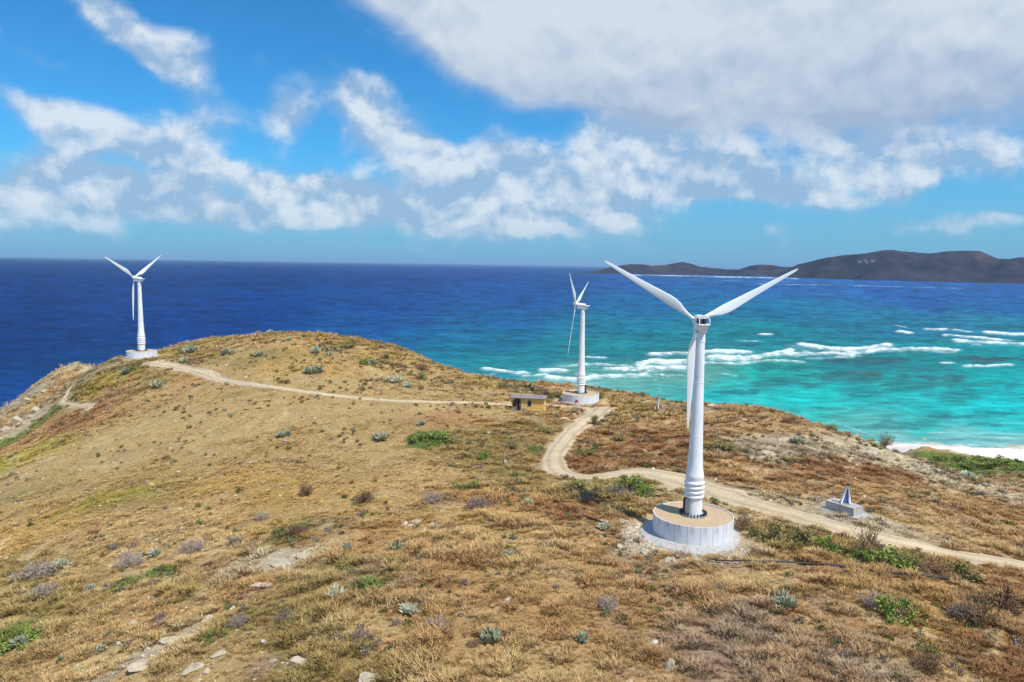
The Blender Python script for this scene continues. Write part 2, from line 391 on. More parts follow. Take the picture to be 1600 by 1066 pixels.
def attr_mat(name, rough=.9, inst=False, noise=((1.2, .25), (9, .25)), bump=0.0, trans=0.0):
    m = bpy.data.materials.new(name); m.use_nodes = True; T = NT(m.node_tree); b = T.n['Principled BSDF']
    a = T.new('ShaderNodeAttribute', attribute_name='tint'); a.attribute_type = 'INSTANCER' if inst else 'GEOMETRY'
    c = a.outputs['Color']; pos = T.new('ShaderNodeNewGeometry').outputs['Position']
    for sc_, am in noise:
        f = T.smooth(T.noise(pos, sc_, 5, .62), .25, .75, 1 - am, 1 + am)
        c = T.v('SCALE', c, f)
    T.l.new(c, b.inputs['Base Color']); b.inputs['Roughness'].default_value = rough; b.inputs['Specular IOR Level'].default_value = .15
    if bump:
        bn = T.new('ShaderNodeBump'); bn.inputs['Strength'].default_value = bump; bn.inputs['Distance'].default_value = .25
        T.l.new(T.noise(pos, 3.2, 8, .68), bn.inputs['Height']); T.l.new(bn.outputs[0], b.inputs['Normal'])
    return m
M_GROUND = attr_mat('dry_hillside', .95, noise=((.55, .12), (2.3, .22), (11, .28)), bump=.9)
M_GRASS = attr_mat('dry_grass_blades', .85, True, noise=((3.0, .18),))
M_TRACK = attr_mat('track_dirt', .95, noise=((.5, .08), (3, .10), (14, .10)), bump=.25)
M_BEACH = attr_mat('beach_sand', .95, noise=((.1, .05), (1, .06)))

# ------------------------------------------------------------------ ground tints: straw, rust, olive, bare soil
STRAW = lin((195,166,112)); TAN = lin((202,170,116)); ORNG = lin((192,152,100)); RUST = lin((160,114,74)); OLIVE = lin((162,139,84))
PALE = lin((208,192,158)); GREY = lin((184,170,146)); YG = lin((180,164,78)); MAUVE = lin((172,146,120)); GREEN = lin((108,126,58)); GOLD = lin((198,163,98)); COTT = lin((230,206,160))
samples = [(60,606,GREY),(90,590,TAN),(120,578,PALE),(30,625,GREY),(100,600,ORNG),(150,575,OLIVE),(40,600,TAN),(100,585,TAN),(150,590,OLIVE),(190,585,OLIVE),(130,600,OLIVE),(60,625,TAN),(170,610,ORNG),(230,600,OLIVE),(280,600,ORNG),(240,615,TAN),(320,560,OLIVE),(360,545,TAN),(420,535,TAN),(480,535,GOLD),(540,545,OLIVE),(580,550,GOLD),(400,560,OLIVE),(450,575,GOLD),
 (340,570,STRAW),(520,580,GOLD),(600,580,STRAW),(650,590,STRAW),(700,600,STRAW),(760,605,GOLD),(830,606,OLIVE),(870,608,ORNG),(560,600,STRAW),(450,595,STRAW),(640,612,STRAW),
 (20,690,ORNG),(60,690,ORNG),(90,675,RUST),(130,655,RUST),(180,640,ORNG),(20,720,YG),(30,740,STRAW),
 (200,680,STRAW),(300,640,STRAW),(400,650,STRAW),(500,650,STRAW),(300,700,STRAW),(400,720,STRAW),(500,700,STRAW),(560,720,STRAW),(620,700,STRAW),(700,650,ORNG),(730,655,ORNG),(680,640,STRAW),(780,650,STRAW),(150,740,STRAW),(60,780,STRAW),(60,770,OLIVE),
 (440,770,GOLD),(350,760,GOLD),(520,780,GOLD),(600,760,TAN),(300,800,TAN),(200,780,OLIVE),(150,830,TAN),(60,830,GOLD),(40,890,OLIVE),(200,860,TAN),(250,900,TAN),(320,860,TAN),(400,830,GOLD),(450,840,OLIVE),
 (680,740,TAN),(740,720,OLIVE),(760,690,OLIVE),(790,740,OLIVE),(830,700,OLIVE),(840,670,OLIVE),(760,780,ORNG),(700,810,GOLD),(820,790,ORNG),(900,800,RUST),(860,830,TAN),(930,780,OLIVE),(980,760,OLIVE),(900,765,OLIVE),
 (100,950,OLIVE),(180,1010,TAN),(250,960,ORNG),(320,920,OLIVE),(420,880,PALE),(380,925,ORNG),(330,965,TAN),(260,1005,TAN),(200,1050,TAN),(420,960,OLIVE),(480,960,OLIVE),(420,1010,OLIVE),(480,1040,OLIVE),(350,1050,TAN),(520,900,OLIVE),(560,860,ORNG),(600,830,ORNG),(600,900,OLIVE),
 (560,980,TAN),(640,920,ORNG),(640,1000,ORNG),(700,880,ORNG),(760,850,TAN),(760,950,ORNG),(820,900,TAN),(850,980,ORNG),(850,1040,TAN),(940,920,ORNG),(940,860,ORNG),(1000,980,ORNG),(1000,1040,ORNG),(560,1050,OLIVE),(650,1060,TAN),
 (1100,950,ORNG),(1180,930,TAN),(1150,1010,MAUVE),(1250,960,ORNG),(1250,1030,ORNG),(1350,970,ORNG),(1350,1040,MAUVE),(1220,1010,MAUVE),(1180,970,MAUVE),(1100,1030,MAUVE),(1450,980,GOLD),(1450,1050,TAN),(1550,1010,RUST),(1580,1060,RUST),(1150,885,TAN),(1250,890,ORNG),(1380,905,ORNG),(1500,930,ORNG),(1580,920,RUST),
 (1160,850,ORNG),(1210,850,OLIVE),(1270,855,OLIVE),(1320,870,OLIVE),(1400,880,OLIVE),(1460,895,ORNG),(1540,900,ORNG),(1140,800,TAN),(1150,780,PALE),
 (960,640,GOLD),(1000,640,OLIVE),(940,660,OLIVE),(930,690,ORNG),(980,680,RUST),(1030,660,ORNG),(1050,690,RUST),(980,705,RUST),(920,715,RUST),(900,730,RUST),(1040,710,RUST),(1060,645,ORNG),(1120,645,ORNG),(1180,650,ORNG),(1150,670,ORNG),(1230,670,ORNG),(1120,700,OLIVE),(1180,700,GREY),(1220,710,PALE),(1260,690,GREY),(1300,695,PALE),(1360,700,PALE),
 (1150,730,ORNG),(1190,755,ORNG),(1230,735,RUST),(1280,730,RUST),(1260,765,ORNG),(1340,735,RUST),(1400,740,RUST),(1380,780,ORNG),(1450,770,TAN),(1500,790,ORNG),(1560,800,ORNG),(1580,840,ORNG),(1500,830,TAN),(1420,810,TAN),(1500,755,PALE),(1580,775,PALE),(1450,735,GREY),(1400,720,PALE),(1540,760,ORNG),(1290,800,PALE),(1350,820,PALE)]
SP = [(ground0(a, b), c) for a, b, c in samples]; SP = [(p, c) for p, c in SP if p is not None]
SPX = np.array([p[:2] for p, c in SP]); SPC = np.array([c for p, c in SP])
# extra tint spots with a shape of their own: (px,py,radius px x, px y, colour, strength)
spots = [(15,690,60,9,GREEN,.9,1),(672,686,42,14,GREEN,1,0),(25,1010,40,14,GREEN,.9,1),(230,905,42,9,GREEN,.7,1),(575,920,28,12,GREEN,.8,0),(445,835,28,10,GREEN,.5,0),
  (540,895,30,10,OLIVE,.7,0),(360,975,22,9,GREEN,.4,0),(1550,730,80,14,GREEN,1,0),(1450,713,45,7,GREEN,1,0),(1490,722,50,8,GREEN,1,0),(1400,875,35,14,GREEN,.6,0),(720,760,25,7,GREEN,.5,0),(185,775,60,12,YG,.7,0),(400,608,40,5,OLIVE,.6,0),
  (165,600,30,12,YG,.6,0),(20,718,30,12,YG,.7,0),(300,545,50,6,YG,.4,0),(1120,700,35,9,OLIVE,.7,0),(1090,640,60,4,GREY,.5,0),(405,885,45,18,PALE,.8,1),(440,868,40,10,PALE,.7,1),(300,985,45,10,PALE,.6,1),(245,1018,60,9,PALE,.8,1),(215,1045,50,8,GREY,.7,1),
  (1320,800,50,16,lin((190,178,155)),.9,0),(1040,850,75,30,lin((190,170,140)),.8,0),(1150,870,40,14,STRAW,.8,0),(1160,850,30,24,PALE,.9,0),(1145,812,30,14,PALE,.8,0),(1060,764,40,9,PALE,.8,0),(1000,862,50,14,GREY,.8,0),(1110,885,60,8,TAN,.8,0),(50,650,35,10,GREY,.5,0),(30,668,26,10,PALE,.6,0),(940,632,28,8,ORNG,.9,0),(475,590,20,5,GREY,.3,0),
  (890,650,24,8,ORNG,.7,0),(1290,700,90,9,PALE,.6,0),(1480,715,0.1,.1,PALE,0,0)]
SPOT = []
for px, py, rx, ry, c, s, tilt in spots:
    p = ground0(px, py)
    if p is None: continue
    q = ground0(px + 3, py); r_ = ground0(px, py + 3)
    if q is None or r_ is None: continue
    ax = rx * np.hypot(*(q - p)[:2]) / 3; ay = ry * np.hypot(*(r_ - p)[:2]) / 3
    dy = (r_ - p)[:2]; dy = dy / np.hypot(*dy)
    SPOT.append((p, ax, ay, dy, c, s))
def tint(x, y):
    wx = x + fb(x, y, 7, 3, 31) * 3.0; wy = y + fb(x, y, 7, 3, 32) * 3.0
    num = np.zeros(x.shape + (3,)); den = np.zeros(x.shape)
    for p, c in zip(SPX, SPC):
        w = 1.0 / ((wx - p[0]) ** 2 + (wy - p[1]) ** 2 + 2.5) ** 1.7
        num += w[..., None] * c; den += w
    c = num / den[..., None]
    for p, ax, ay, dy, cc_, s in SPOT:
        a = (wx - p[0]) * dy[1] - (wy - p[1]) * dy[0]; b = (wx - p[0]) * dy[0] + (wy - p[1]) * dy[1]
        k = s * sst(1.5 - np.sqrt((a / ax) ** 2 + (b / ay) ** 2) + fb(x, y, 2.0, 3, 44) * .5, .3, .8)
        c = c * (1 - k[..., None]) + cc_ * k[..., None]
    return c
_sm = [(ground0(a, b), q) for a, b, q in [(400,700,26),(560,655,26),(250,690,22),(350,775,14),(500,600,22),(130,750,16),(480,745,20),(640,640,20),(300,640,24),(420,560,18),(560,740,12),(200,800,9)]]
def smoothz(x, y):
    k = 1
    for p, q in _sm: k = k * (1 - .82 * np.exp(-(((x - p[0]) ** 2 + (y - p[1]) ** 2) / q ** 2) ** 1.5))
    return 1 - k
def tint_fine(x, y, c):
    rough = 1 - .62 * smoothz(x, y)
    cont = (.35 + .65 * sst(fb(x, y, 28, 2, 77), -.5, .3)) * rough
    a = sst(fb(x, y, 2.6, 4, 51), .12, .5) * .45 * cont
    c = c * (1 - a[..., None]) + OLIVE * .7 * a[..., None]
    a = sst(fb(x, y, 3.4, 4, 52), .1, .5) * .5 * cont
    c = c * (1 - a[..., None]) + RUST * a[..., None]
    a = sst(fb(x, y, 1.9, 4, 53), .15, .5) * .6 * cont
    c = c * (1 - a[..., None]) + COTT * a[..., None]
    a = sst(fb(x, y, 4.2, 4, 54), .22, .55) * .5 * rough
    return c * (1 - a[..., None]) + MAUVE * a[..., None]

# ------------------------------------------------------------------ terrain
NR, NC = 640, 760
th = np.radians(np.linspace(-52, 50, NC)); rr = 16 * (345 / 16.0) ** (np.linspace(0, 1, NR) ** .92)
RR, TH = np.meshgrid(rr, th, indexing='ij'); X = RR * np.sin(TH); Y = RR * np.cos(TH)
Z = height(X, Y)
tcol = tint_fine(X, Y, tint(X, Y))
# cliffs and wet rock near the sea, pale rock where steep
gx = np.gradient(Z, axis=0) / np.maximum(np.gradient(RR, axis=0), 1e-3)
steep = sst(np.abs(gx), .75, 1.5)[..., None] * .6
tcol = tcol * (1 - steep) + (GREY * (0.7 + .5 * vn(X / 1.3, Y / 1.3, 5)[..., None])) * steep
low = sst(-Z, -2.2, -.3)[..., None]; tcol = tcol * (1 - low) + lin((205,188,160)) * low
nt = near_track(X, Y); verge = (sst(-nt, -1.4, .2) * .75)[..., None]; tcol = tcol * (1 - verge) + lin((196,172,136)) * verge
for P, g, r in PADS:
    q = np.hypot(X - P[0], Y - P[1]) + fb(X, Y, 2.5, 3, 61) * 1.6; k = (sst(-q, -(r + 2.6), -(r + .6)) * .85)[..., None]
    tcol = tcol * (1 - k) + lin((206,180,142)) * k
me = np_mesh('hillside', np.stack([X, Y, Z], -1).reshape(-1, 3), grid_faces(NR, NC)[:, ::-1])
set_col(me, 'tint', (tcol.reshape(-1, 3) * .82))
tag(link('hillside', me, M_GROUND), kind='structure')

# tracks: sheets draped over the flattened bed
def strip(name, keys):
    xy, w = TR[keys]
    t = np.gradient(xy, axis=0); t /= np.linalg.norm(t, axis=1)[:, None]; nrm = np.stack([-t[:, 1], t[:, 0]], 1)
    s = np.linspace(-1, 1, 25); i = np.arange(len(xy)) * 1.0
    wl = w * (1 + .30 * fb(i * .5, i * 0 + 3, 2.2, 3, 71)); wr = w * (1 + .30 * fb(i * .5, i * 0 + 9, 2.2, 3, 72))
    wl = wl + .35 * fb(i, i * 0 + 5, 2.0, 2, 73); wr = wr + .35 * fb(i, i * 0 + 7, 2.0, 2, 74)
    off = np.where(s[None, :] < 0, s[None, :] * wl[:, None], s[None, :] * wr[:, None])
    P = xy[:, None, :] + nrm[:, None, :] * off[..., None]
    Zs = height(P[..., 0], P[..., 1]) + .20 - .22 * np.abs(s[None, :]) ** 6 + .05 * fb(P[..., 0], P[..., 1], .8, 3, 4)
    Zs += -.08 * np.exp(-((np.abs(s[None, :]) - .5) / .16) ** 2)                       # two wheel ruts
    c = lin((202,180,146)) * (1 + .26 * fb(P[..., 0], P[..., 1], 3, 4, 14))[..., None]
    gm = (sst(fb(P[..., 0], P[..., 1], 6, 3, 15), -.1, .5) * .55)[..., None]; c = c * (1 - gm) + lin((198,182,152)) * gm
    c = c * (1 - (.24 * np.exp(-((np.abs(s[None, :]) - .5) / .16) ** 2))[..., None])
    me = np_mesh(name, np.concatenate([P, Zs[..., None]], -1).reshape(-1, 3), grid_faces(*P.shape[:2]))
    set_col(me, 'tint', c.reshape(-1, 3)); return tag(link(name, me, M_TRACK), kind='structure')
strip('dirt_road', 'road_main'); strip('footpath', 'path'); strip('footpath', 'trail')

# ------------------------------------------------------------------ sea
def hor(px): return 413.3 + (px - 800) * .0159
rowspy = np.concatenate([np.linspace(0.7, 6, 14), np.linspace(6.6, 340, 400)])           # depression below horizon, photo px
rowD = 60.0 * math.hypot(1, 0) / (np.tan(np.arctan(rowspy / F)))
NC2 = 980; ta = np.tan(np.radians(np.linspace(-47, 45, NC2)))
DY = np.concatenate([[160000.], rowD]); YY, TA = np.meshgrid(DY, ta, indexing='ij'); XX = YY * TA
P3 = np.stack([XX, YY, np.zeros_like(XX)], -1); PX, PY = proj(P3)
sea_s = [(0,406,(20,62,132)),(0,450,(18,58,132)),(0,520,(17,60,134)),(0,600,(14,66,134)),(-300,450,(16,54,124)),(-300,600,(14,60,128)),(200,450,(22,66,142)),(400,430,(20,62,136)),(400,480,(20,68,150)),(300,510,(18,66,145)),(600,430,(24,72,152)),(600,480,(22,80,162)),(600,510,(20,92,168)),(640,535,(14,112,172)),(680,555,(14,132,172)),(710,570,(18,148,172)),
 (750,425,(26,76,160)),(800,460,(24,88,168)),(780,500,(18,104,172)),(780,530,(14,124,168)),(850,550,(22,146,170)),(780,570,(36,154,168)),(900,425,(30,84,160)),(1000,440,(38,100,180)),(1000,475,(24,114,178)),(960,510,(18,132,168)),(1020,530,(22,146,166)),(960,545,(24,150,164)),
 (1100,592,(118,176,166)),(1040,590,(122,176,168)),(960,600,(126,180,170)),(900,592,(110,176,172)),(1060,608,(96,176,166)),(1100,615,(22,182,178)),(1140,598,(60,186,178)),(1200,445,(40,108,190)),(1200,485,(24,128,178)),(1200,520,(22,152,170)),(1200,590,(14,186,180)),(1250,625,(24,192,184)),(1350,568,(34,146,158)),(1350,600,(22,176,172)),
 (1400,448,(44,104,190)),(1450,470,(44,106,188)),(1400,500,(34,134,174)),(1580,480,(40,112,184)),(1580,450,(46,104,186)),(1550,505,(48,140,176)),(1580,556,(18,164,172)),(1440,560,(30,156,166)),(1560,600,(14,186,186)),(1580,640,(18,192,190)),(1480,640,(26,186,182)),(1250,655,(60,190,180)),(1340,668,(106,180,170)),(1400,685,(148,184,178)),(1500,682,(140,186,180)),(1580,692,(156,192,186)),(1580,668,(60,190,186)),(1450,668,(70,188,180)),(1900,500,(44,110,186)),(1900,650,(20,190,188))]
sx = np.array([(a, b) for a, b, c in sea_s], float); scol = np.array([lin(c) for a, b, c in sea_s])
def idw(PX, PY):
    num = np.zeros(PX.shape + (3,)); den = np.zeros(PX.shape)
    wx = PX + fb(PX, PY * 3, 90, 4, 81) * 34; wy = PY + fb(PX, PY * 3, 90, 4, 82) * 8
    for p, c in zip(sx, scol):
        w = 1 / (((wx - p[0]) / 3.2) ** 2 + (wy - p[1]) ** 2 + 60) ** 2
        num += w[..., None] * c; den += w
    return num / den[..., None]
SC = idw(PX, PY)
dk = sst(fb(PX, PY * 4.5, 75, 6, 83, .6), .02, .40) * sst(PY, 535, 590) * sst(PX, 1000, 1180) * sst(-PY, -690, -655)     # sea-grass and reef patches
SC = SC * (1 - (.62 * dk)[..., None]) + lin((46,112,118)) * (.62 * dk)[..., None]
for px, py, rx, ry, cc_, s in [(1330,590,90,8,(60,116,118),.7),(1230,575,60,5,(50,112,122),.6),(1500,600,70,6,(50,120,122),.6),(1410,630,60,4,(50,130,130),.5),(1560,645,50,4,(50,120,120),.6),(1290,640,50,4,(50,125,125),.5),(1480,590,60,5,(66,112,116),.7),(1155,613,45,5,(30,110,125),.7),(1365,564,70,6,(70,100,115),.7),(1345,583,30,5,(90,120,115),.5),(1545,562,50,5,(80,90,100),.7),(1440,577,60,5,(60,120,125),.5),(1490,652,40,4,(40,120,125),.6),(1530,662,30,4,(40,115,120),.6),(1470,643,22,3,(60,140,135),.5),(1215,590,60,6,(60,130,130),.45),(1390,605,90,8,(50,140,140),.4),(1250,600,60,5,(50,140,140),.4)]:
    k = (s * sst(1.35 - np.sqrt(((PX - px) / rx) ** 2 + ((PY - py) / ry) ** 2) + fb(PX, PY * 4, 14, 4, 84) * .9, .1, .9))[..., None]
    SC = SC * (1 - k) + lin(cc_) * k
# wind-driven chop: dark and light streaks whose size is that of real waves (2 to 60 m)
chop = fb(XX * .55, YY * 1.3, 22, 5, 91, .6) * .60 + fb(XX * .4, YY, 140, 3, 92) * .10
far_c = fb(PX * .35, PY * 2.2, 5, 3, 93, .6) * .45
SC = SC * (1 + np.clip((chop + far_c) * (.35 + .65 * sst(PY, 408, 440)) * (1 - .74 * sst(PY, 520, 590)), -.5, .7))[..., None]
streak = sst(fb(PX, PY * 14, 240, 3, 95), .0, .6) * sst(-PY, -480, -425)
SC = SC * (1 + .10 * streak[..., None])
# breakers: crest lines (px, py) with thickness
breakers = [([(985,429.5),(1100,431.5),(1240,435)],.8,.7),([(760,577),(790,580),(822,583)],2.0,.9),([(850,578),(868,577),(880,578)],3,1),([(875,572),(930,569),(975,571)],1.6,.7),([(858,590),(900,592),(960,586),(1005,585)],3,1.0),([(1000,568),(1030,562),(1075,565)],4.2,1.1),([(920,558),(940,559)],1.2,.8),
 ([(840,600),(880,602),(930,600)],1.6,.6),([(1000,575),(1050,573),(1075,575)],2.6,1.0),([(1020,553),(1060,550),(1090,551)],2.5,.9),([(1100,549),(1130,549),(1167,550)],3.0,1.1),([(1110,558),(1160,559),(1210,552),(1235,547)],3.6,1.1),([(1100,567),(1150,568),(1200,563),(1250,565)],1.8,.7),([(1180,556),(1240,552),(1300,551),(1330,553)],2.6,1.1),
 ([(1252,537),(1275,540),(1300,544),(1345,543),(1385,539)],3.0,1.15),([(1330,550),(1370,547),(1420,544),(1460,545),(1490,548)],2.6,1.05),([(1265,560),(1300,559),(1340,556)],1.6,.6),([(1480,523),(1520,527),(1560,531),(1577,532)],1.8,1.0),([(1495,531),(1530,535),(1600,537),(1700,540)],2.0,1.0),([(1545,519),(1580,521),(1640,522),(1700,524)],2.2,1.0),([(1500,534),(1535,535)],1.5,.9),
 ([(1513,571),(1540,572),(1575,570)],1.6,.9),([(1408,518),(1419,519)],1.8,1),([(1452,513),(1472,514)],1.8,1),([(1193,522),(1201,522)],1.5,.9),([(1400,508),(1412,511)],1.0,.5),([(1495,515),(1512,518)],1.2,.7),([(1152,533),(1180,533)],1.0,.5),([(950,576),(985,574),(1000,578)],2.2,.8),([(820,588),(850,586)],1.4,.7),
 ([(1410,545),(1480,552)],1.2,.5),([(1190,444),(1300,445),(1400,448),(1500,450)],.5,.45),([(1080,438),(1230,440)],.4,.35),([(1456,676),(1466,676)],1.0,.6),([(1130,584),(1145,587)],1.2,.5),([(1475,567),(1485,567)],1.2,.7),([(1300,660),(1340,672),(1390,690)],1.2,.35),([(920,585),(990,590),(1060,586)],1.2,.5),([(1400,693),(1480,695),(1560,698),(1640,702)],1.0,.5)]
foam = np.zeros_like(PX)
for ln, th_, s in breakers:
    th_ = th_ * .95; s = s * .95
    wob = fb(PX, PY, 26, 3, 97) * th_ * .9
    for (x0, y0), (x1, y1) in zip(ln[:-1], ln[1:]):
        t = np.clip((PX - x0) / (x1 - x0), 0, 1); ends = np.maximum(np.maximum(ln[0][0] - PX, PX - ln[-1][0]), 0) / 9.0
        inside = (PX >= x0 - (14 if (x0, y0) == ln[0] else 0)) & (PX < x1 + (14 if (x1, y1) == ln[-1] else 0))
        d = PY - (y0 + (y1 - y0) * t) + wob
        g = np.where(d < 0, np.exp(-(d / (th_ * .62)) ** 2), np.exp(-(d / (th_ * 1.7)) ** 2)) * np.exp(-ends ** 2) * inside
        foam = np.maximum(foam, g * s)
foam = foam * (.62 + .65 * sst(fb(PX, PY * 2.4, 16, 4, 98, .6), -.45, .35)) * (1 + fb(PX, PY * 3, 5, 3, 99) * .5)
# spent foam drifting behind the surf
lace = sst(fb(PX, PY * 4, 30, 6, 100, .66), .0, .5)
halo = np.zeros_like(PX)
for ln, th_, s_ in breakers:
    if th_ < 2: continue
    yy_ = np.interp(PX, [q[0] for q in ln], [q[1] for q in ln]); ee_ = np.maximum(np.maximum(ln[0][0] - PX, PX - ln[-1][0]), 0) / 22.0
    halo = np.maximum(halo, np.exp(-((PY - yy_ - 2.5) / 5.0) ** 2 - ee_ ** 2) * .55)
zone = halo + np.exp(-((PX - 990) / 130) ** 2 - ((PY - 580) / 17) ** 2) * .95 + np.exp(-((PX - 1270) / 150) ** 2 - ((PY - 553) / 7) ** 2) * .35 + np.exp(-((PX - 1560) / 80) ** 2 - ((PY - 528) / 7) ** 2) * .3 + np.exp(-((PX - 830) / 70) ** 2 - ((PY - 584) / 7) ** 2) * .4
foam = np.clip(np.maximum(foam, lace * zone), 0, 1)
# scattered white caps
cap = sst(vn(PX / 3.4 + 31, PY / 1.15, 101), .986, .998) * sst(PY, 412, 440) * sst(-PY, -560, -500) * .55 * sst(fb(PX, PY, 60, 2, 105), -.3, .4)
foam = np.clip(np.maximum(foam, cap), 0, 1)
swell = np.clip(foam, 0, 1) * sst(PY, 500, 540) * .8 + fb(XX * .4, YY, 18, 3, 94) * .12 * sst(PY, 440, 520)
P3[..., 2] = swell
me = np_mesh('sea', P3.reshape(-1, 3), grid_faces(*PX.shape))
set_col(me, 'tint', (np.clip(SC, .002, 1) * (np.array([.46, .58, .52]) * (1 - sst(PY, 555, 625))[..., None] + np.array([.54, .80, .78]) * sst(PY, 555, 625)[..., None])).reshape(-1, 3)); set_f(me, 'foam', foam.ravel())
m = bpy.data.materials.new('sea_water'); m.use_nodes = True; T = NT(m.node_tree); b = T.n['Principled BSDF']
a = T.new('ShaderNodeAttribute', attribute_name='tint'); fo = T.new('ShaderNodeAttribute', attribute_name='foam')
pos = T.new('ShaderNodeNewGeometry').outputs['Position']
f1 = T.noise(T.v('MULTIPLY', pos, (.5, 1.0, 1.0)), .16, 7, .62); f2 = T.noise(T.v('MULTIPLY', pos, (.6, 1.0, 1.0)), .33, 8, .72)
fm = T.smooth(T.m('ADD', fo.outputs['Fac'], T.m('MULTIPLY', T.m('SUBTRACT', f2, .5), T.m('MULTIPLY', fo.outputs['Fac'], 2.6))), .04, 1.15)
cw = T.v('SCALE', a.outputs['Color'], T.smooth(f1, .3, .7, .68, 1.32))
bn = T.new('ShaderNodeBump'); bn.inputs['Strength'].default_value = .8; bn.inputs['Distance'].default_value = 1.6
T.l.new(f1, bn.inputs['Height'])
T.n.remove(b); df = T.new('ShaderNodeBsdfDiffuse'); gl = T.new('ShaderNodeBsdfGlossy'); gl.inputs['Roughness'].default_value = .30
T.l.new(T.mix(T.m('MULTIPLY', fm, .93), cw, (.80, .84, .85, 1)), df.inputs['Color'])
for q in (df, gl): T.l.new(bn.outputs[0], q.inputs['Normal'])
mx = T.new('ShaderNodeMixShader'); lw = T.new('ShaderNodeLayerWeight'); lw.inputs[0].default_value = .15; T.l.new(bn.outputs[0], lw.inputs['Normal'])
T.l.new(T.m('MULTIPLY', T.m('MULTIPLY_ADD', lw.outputs['Fresnel'], .07, .012), T.m('SUBTRACT', 1.0, fm)), mx.inputs[0])      # choppy water mirrors little of the low sky
T.l.new(df.outputs[0], mx.inputs[1]); T.l.new(gl.outputs[0], mx.inputs[2]); T.l.new(mx.outputs[0], T.n['Material Output'].inputs['Surface'])
sea = tag(link('sea', me, m), kind='structure')

# beach: a real wedge of sand
bp = []
for px in np.linspace(1385, 1950, 90):
    e = 697 + (px - 1400) * .03
    far_ = at_z(px, e - 4, 0); near_ = at_z(px, e + 6 + max(px - 1400, 0) * .085, 2.4); rowp = []
    for k in range(10):
        q = far_ + (near_ - far_) * k / 9.0; wob = fb(np.array([q[0]]), np.array([q[1]]), 14, 2, 7)[0] * 2.5 * (k in (0, 9))
        rowp.append((q[0], q[1] + wob, float(height(np.array([q[0]]), np.array([q[1] + wob]))[0]) + .38 - .5 * (k in (0, 9))))
    bp.append(rowp)
bp = np.array(bp)
me = np_mesh('beach', bp.reshape(-1, 3), grid_faces(90, 10))
cb_ = np.tile(lin((238,226,210))[None, :], (len(me.vertices), 1)); cb_.reshape(90, 10, 3)[:, :3] = lin((196,196,184)); set_col(me, 'tint', cb_)
tag(link('beach', me, M_BEACH), kind='structure')
BEACH = bp

# ------------------------------------------------------------------ far islands
def island(name, prof, shore, depth, seed):
    px0, px1 = prof[0][0], prof[-1][0]; nx = max(60, int((px1 - px0) / 2.2)); nd = 70
    pxs = np.linspace(px0, px1, nx); top = np.interp(pxs, [p[0] for p in prof], [p[1] for p in prof])
    top = top + fb(pxs, pxs * 0 + seed, 16, 4, seed) * .9
    V = np.zeros((nx, nd, 3)); C_ = np.zeros((nx, nd, 3))
    for i, px in enumerate(pxs):
        ys = np.interp(px, [s[0] for s in shore], [s[1] for s in shore]); p = at_z(px, ys, 0)
        d = ray(px, ys); d2 = np.array([d[0], 1.0])
        s = np.linspace(0, 1, nd); dist = depth * (.5 + .5 * math.sin(math.pi * (i + .5) / nx)); yy = p[1] + s * dist
        mid = p[1] + .5 * dist; dr = ray(px, top[i]); H = CAM[2] + dr[2] * mid
        H = max(H, 0)
        sh = np.sin(np.pi * np.clip(s, 0, 1)) ** .8
        xx = p[0] + (yy - p[1]) * d2[0]
        nz_ = 1 - np.abs(fb(xx, yy, 420, 4, seed + 3)) * 1.2
        z = H * sh * np.clip(.18 + .80 * nz_ ** 1.5 + .25 * fb(xx, yy, 150, 3, seed + 9), .08, 1.0)
        k = np.exp(-((s - .5) / .09) ** 2); z = z * (1 - k) + H * k - 6 * (1 - sh) * 0
        z[0] = -3; z[-1] = -5
        V[i, :, 0] = xx; V[i, :, 1] = yy; V[i, :, 2] = z
        n1 = fb(xx, yy, 160, 4, seed + 5)
        c = lin((52,44,52))[None, :] * (1 + .8 * n1[:, None]); tanp = sst(fb(xx, yy, 300, 3, seed + 6), .28, .5)[:, None] * .5
        c = c * (1 - tanp) + lin((88,72,68)) * tanp
        C_[i] = c
    me = np_mesh(name, V.reshape(-1, 3), grid_faces(nx, nd)[:, ::-1], True); set_col(me, 'tint', C_.reshape(-1, 3))
    return link(name, me, M_FAR)
M_FAR = attr_mat('distant_scrub', 1.0, noise=((.012, .25), (.05, .25)))
ilA = island('island', [(912,427),(925,424),(945,419.5),(962,416),(985,413),(1003,413),(1018,415.5),(1035,414),(1052,411.5),(1066,409.5),(1080,412),(1095,417),(1120,420),(1150,421.5),(1180,424),(1200,430)],
   [(912,427),(1200,432)], 900, 3)
ilB = island('island', [(1135,428),(1155,421),(1170,416),(1186,413.5),(1205,414.5),(1222,417),(1240,417),(1260,416),(1290,420),(1310,432)], [(1135,429.5),(1310,434.5)], 700, 9)
ilC = island('island', [(1205,432),(1225,422),(1245,414),(1262,409),(1290,402.5),(1320,398.5),(1350,395.5),(1372,392),(1388,390.5),(1405,392.5),(1430,395),(1450,395.5),(1475,393),(1505,391.5),(1527,393),(1540,398),(1556,404),(1572,404.5),(1588,402),(1604,403),(1650,408),(1720,412),(1800,422),(1900,436)],
   [(1205,432.5),(1300,436),(1450,440),(1600,443.5),(1750,447),(1900,452)], 1500, 15)
for o in (ilA, ilB, ilC): tag(o, kind='structure')
# pale buildings on the big island's slope
for px, py, w_, wh in ((1342,409.5,9,'leftmost'),(1350,407.5,8,'topmost'),(1362,408.5,10,'rightmost'),(1353,410.5,6,'lowest')):
    p = at_y(px, py, 4560)
    mb = MB().box((0, 0, 6), (w_ * 2.4, 22, 12)).box((0, 0, 13.5), (w_ * 2.1, 18, 3))
    o = mb.obj('hillside_house', M_ISLH); o.location = (p[0], 4560, p[2] - 6)
    tag(o, wh + ' of the tiny pale houses on the slope of the large far island', 'house', 'pale houses on the far island')

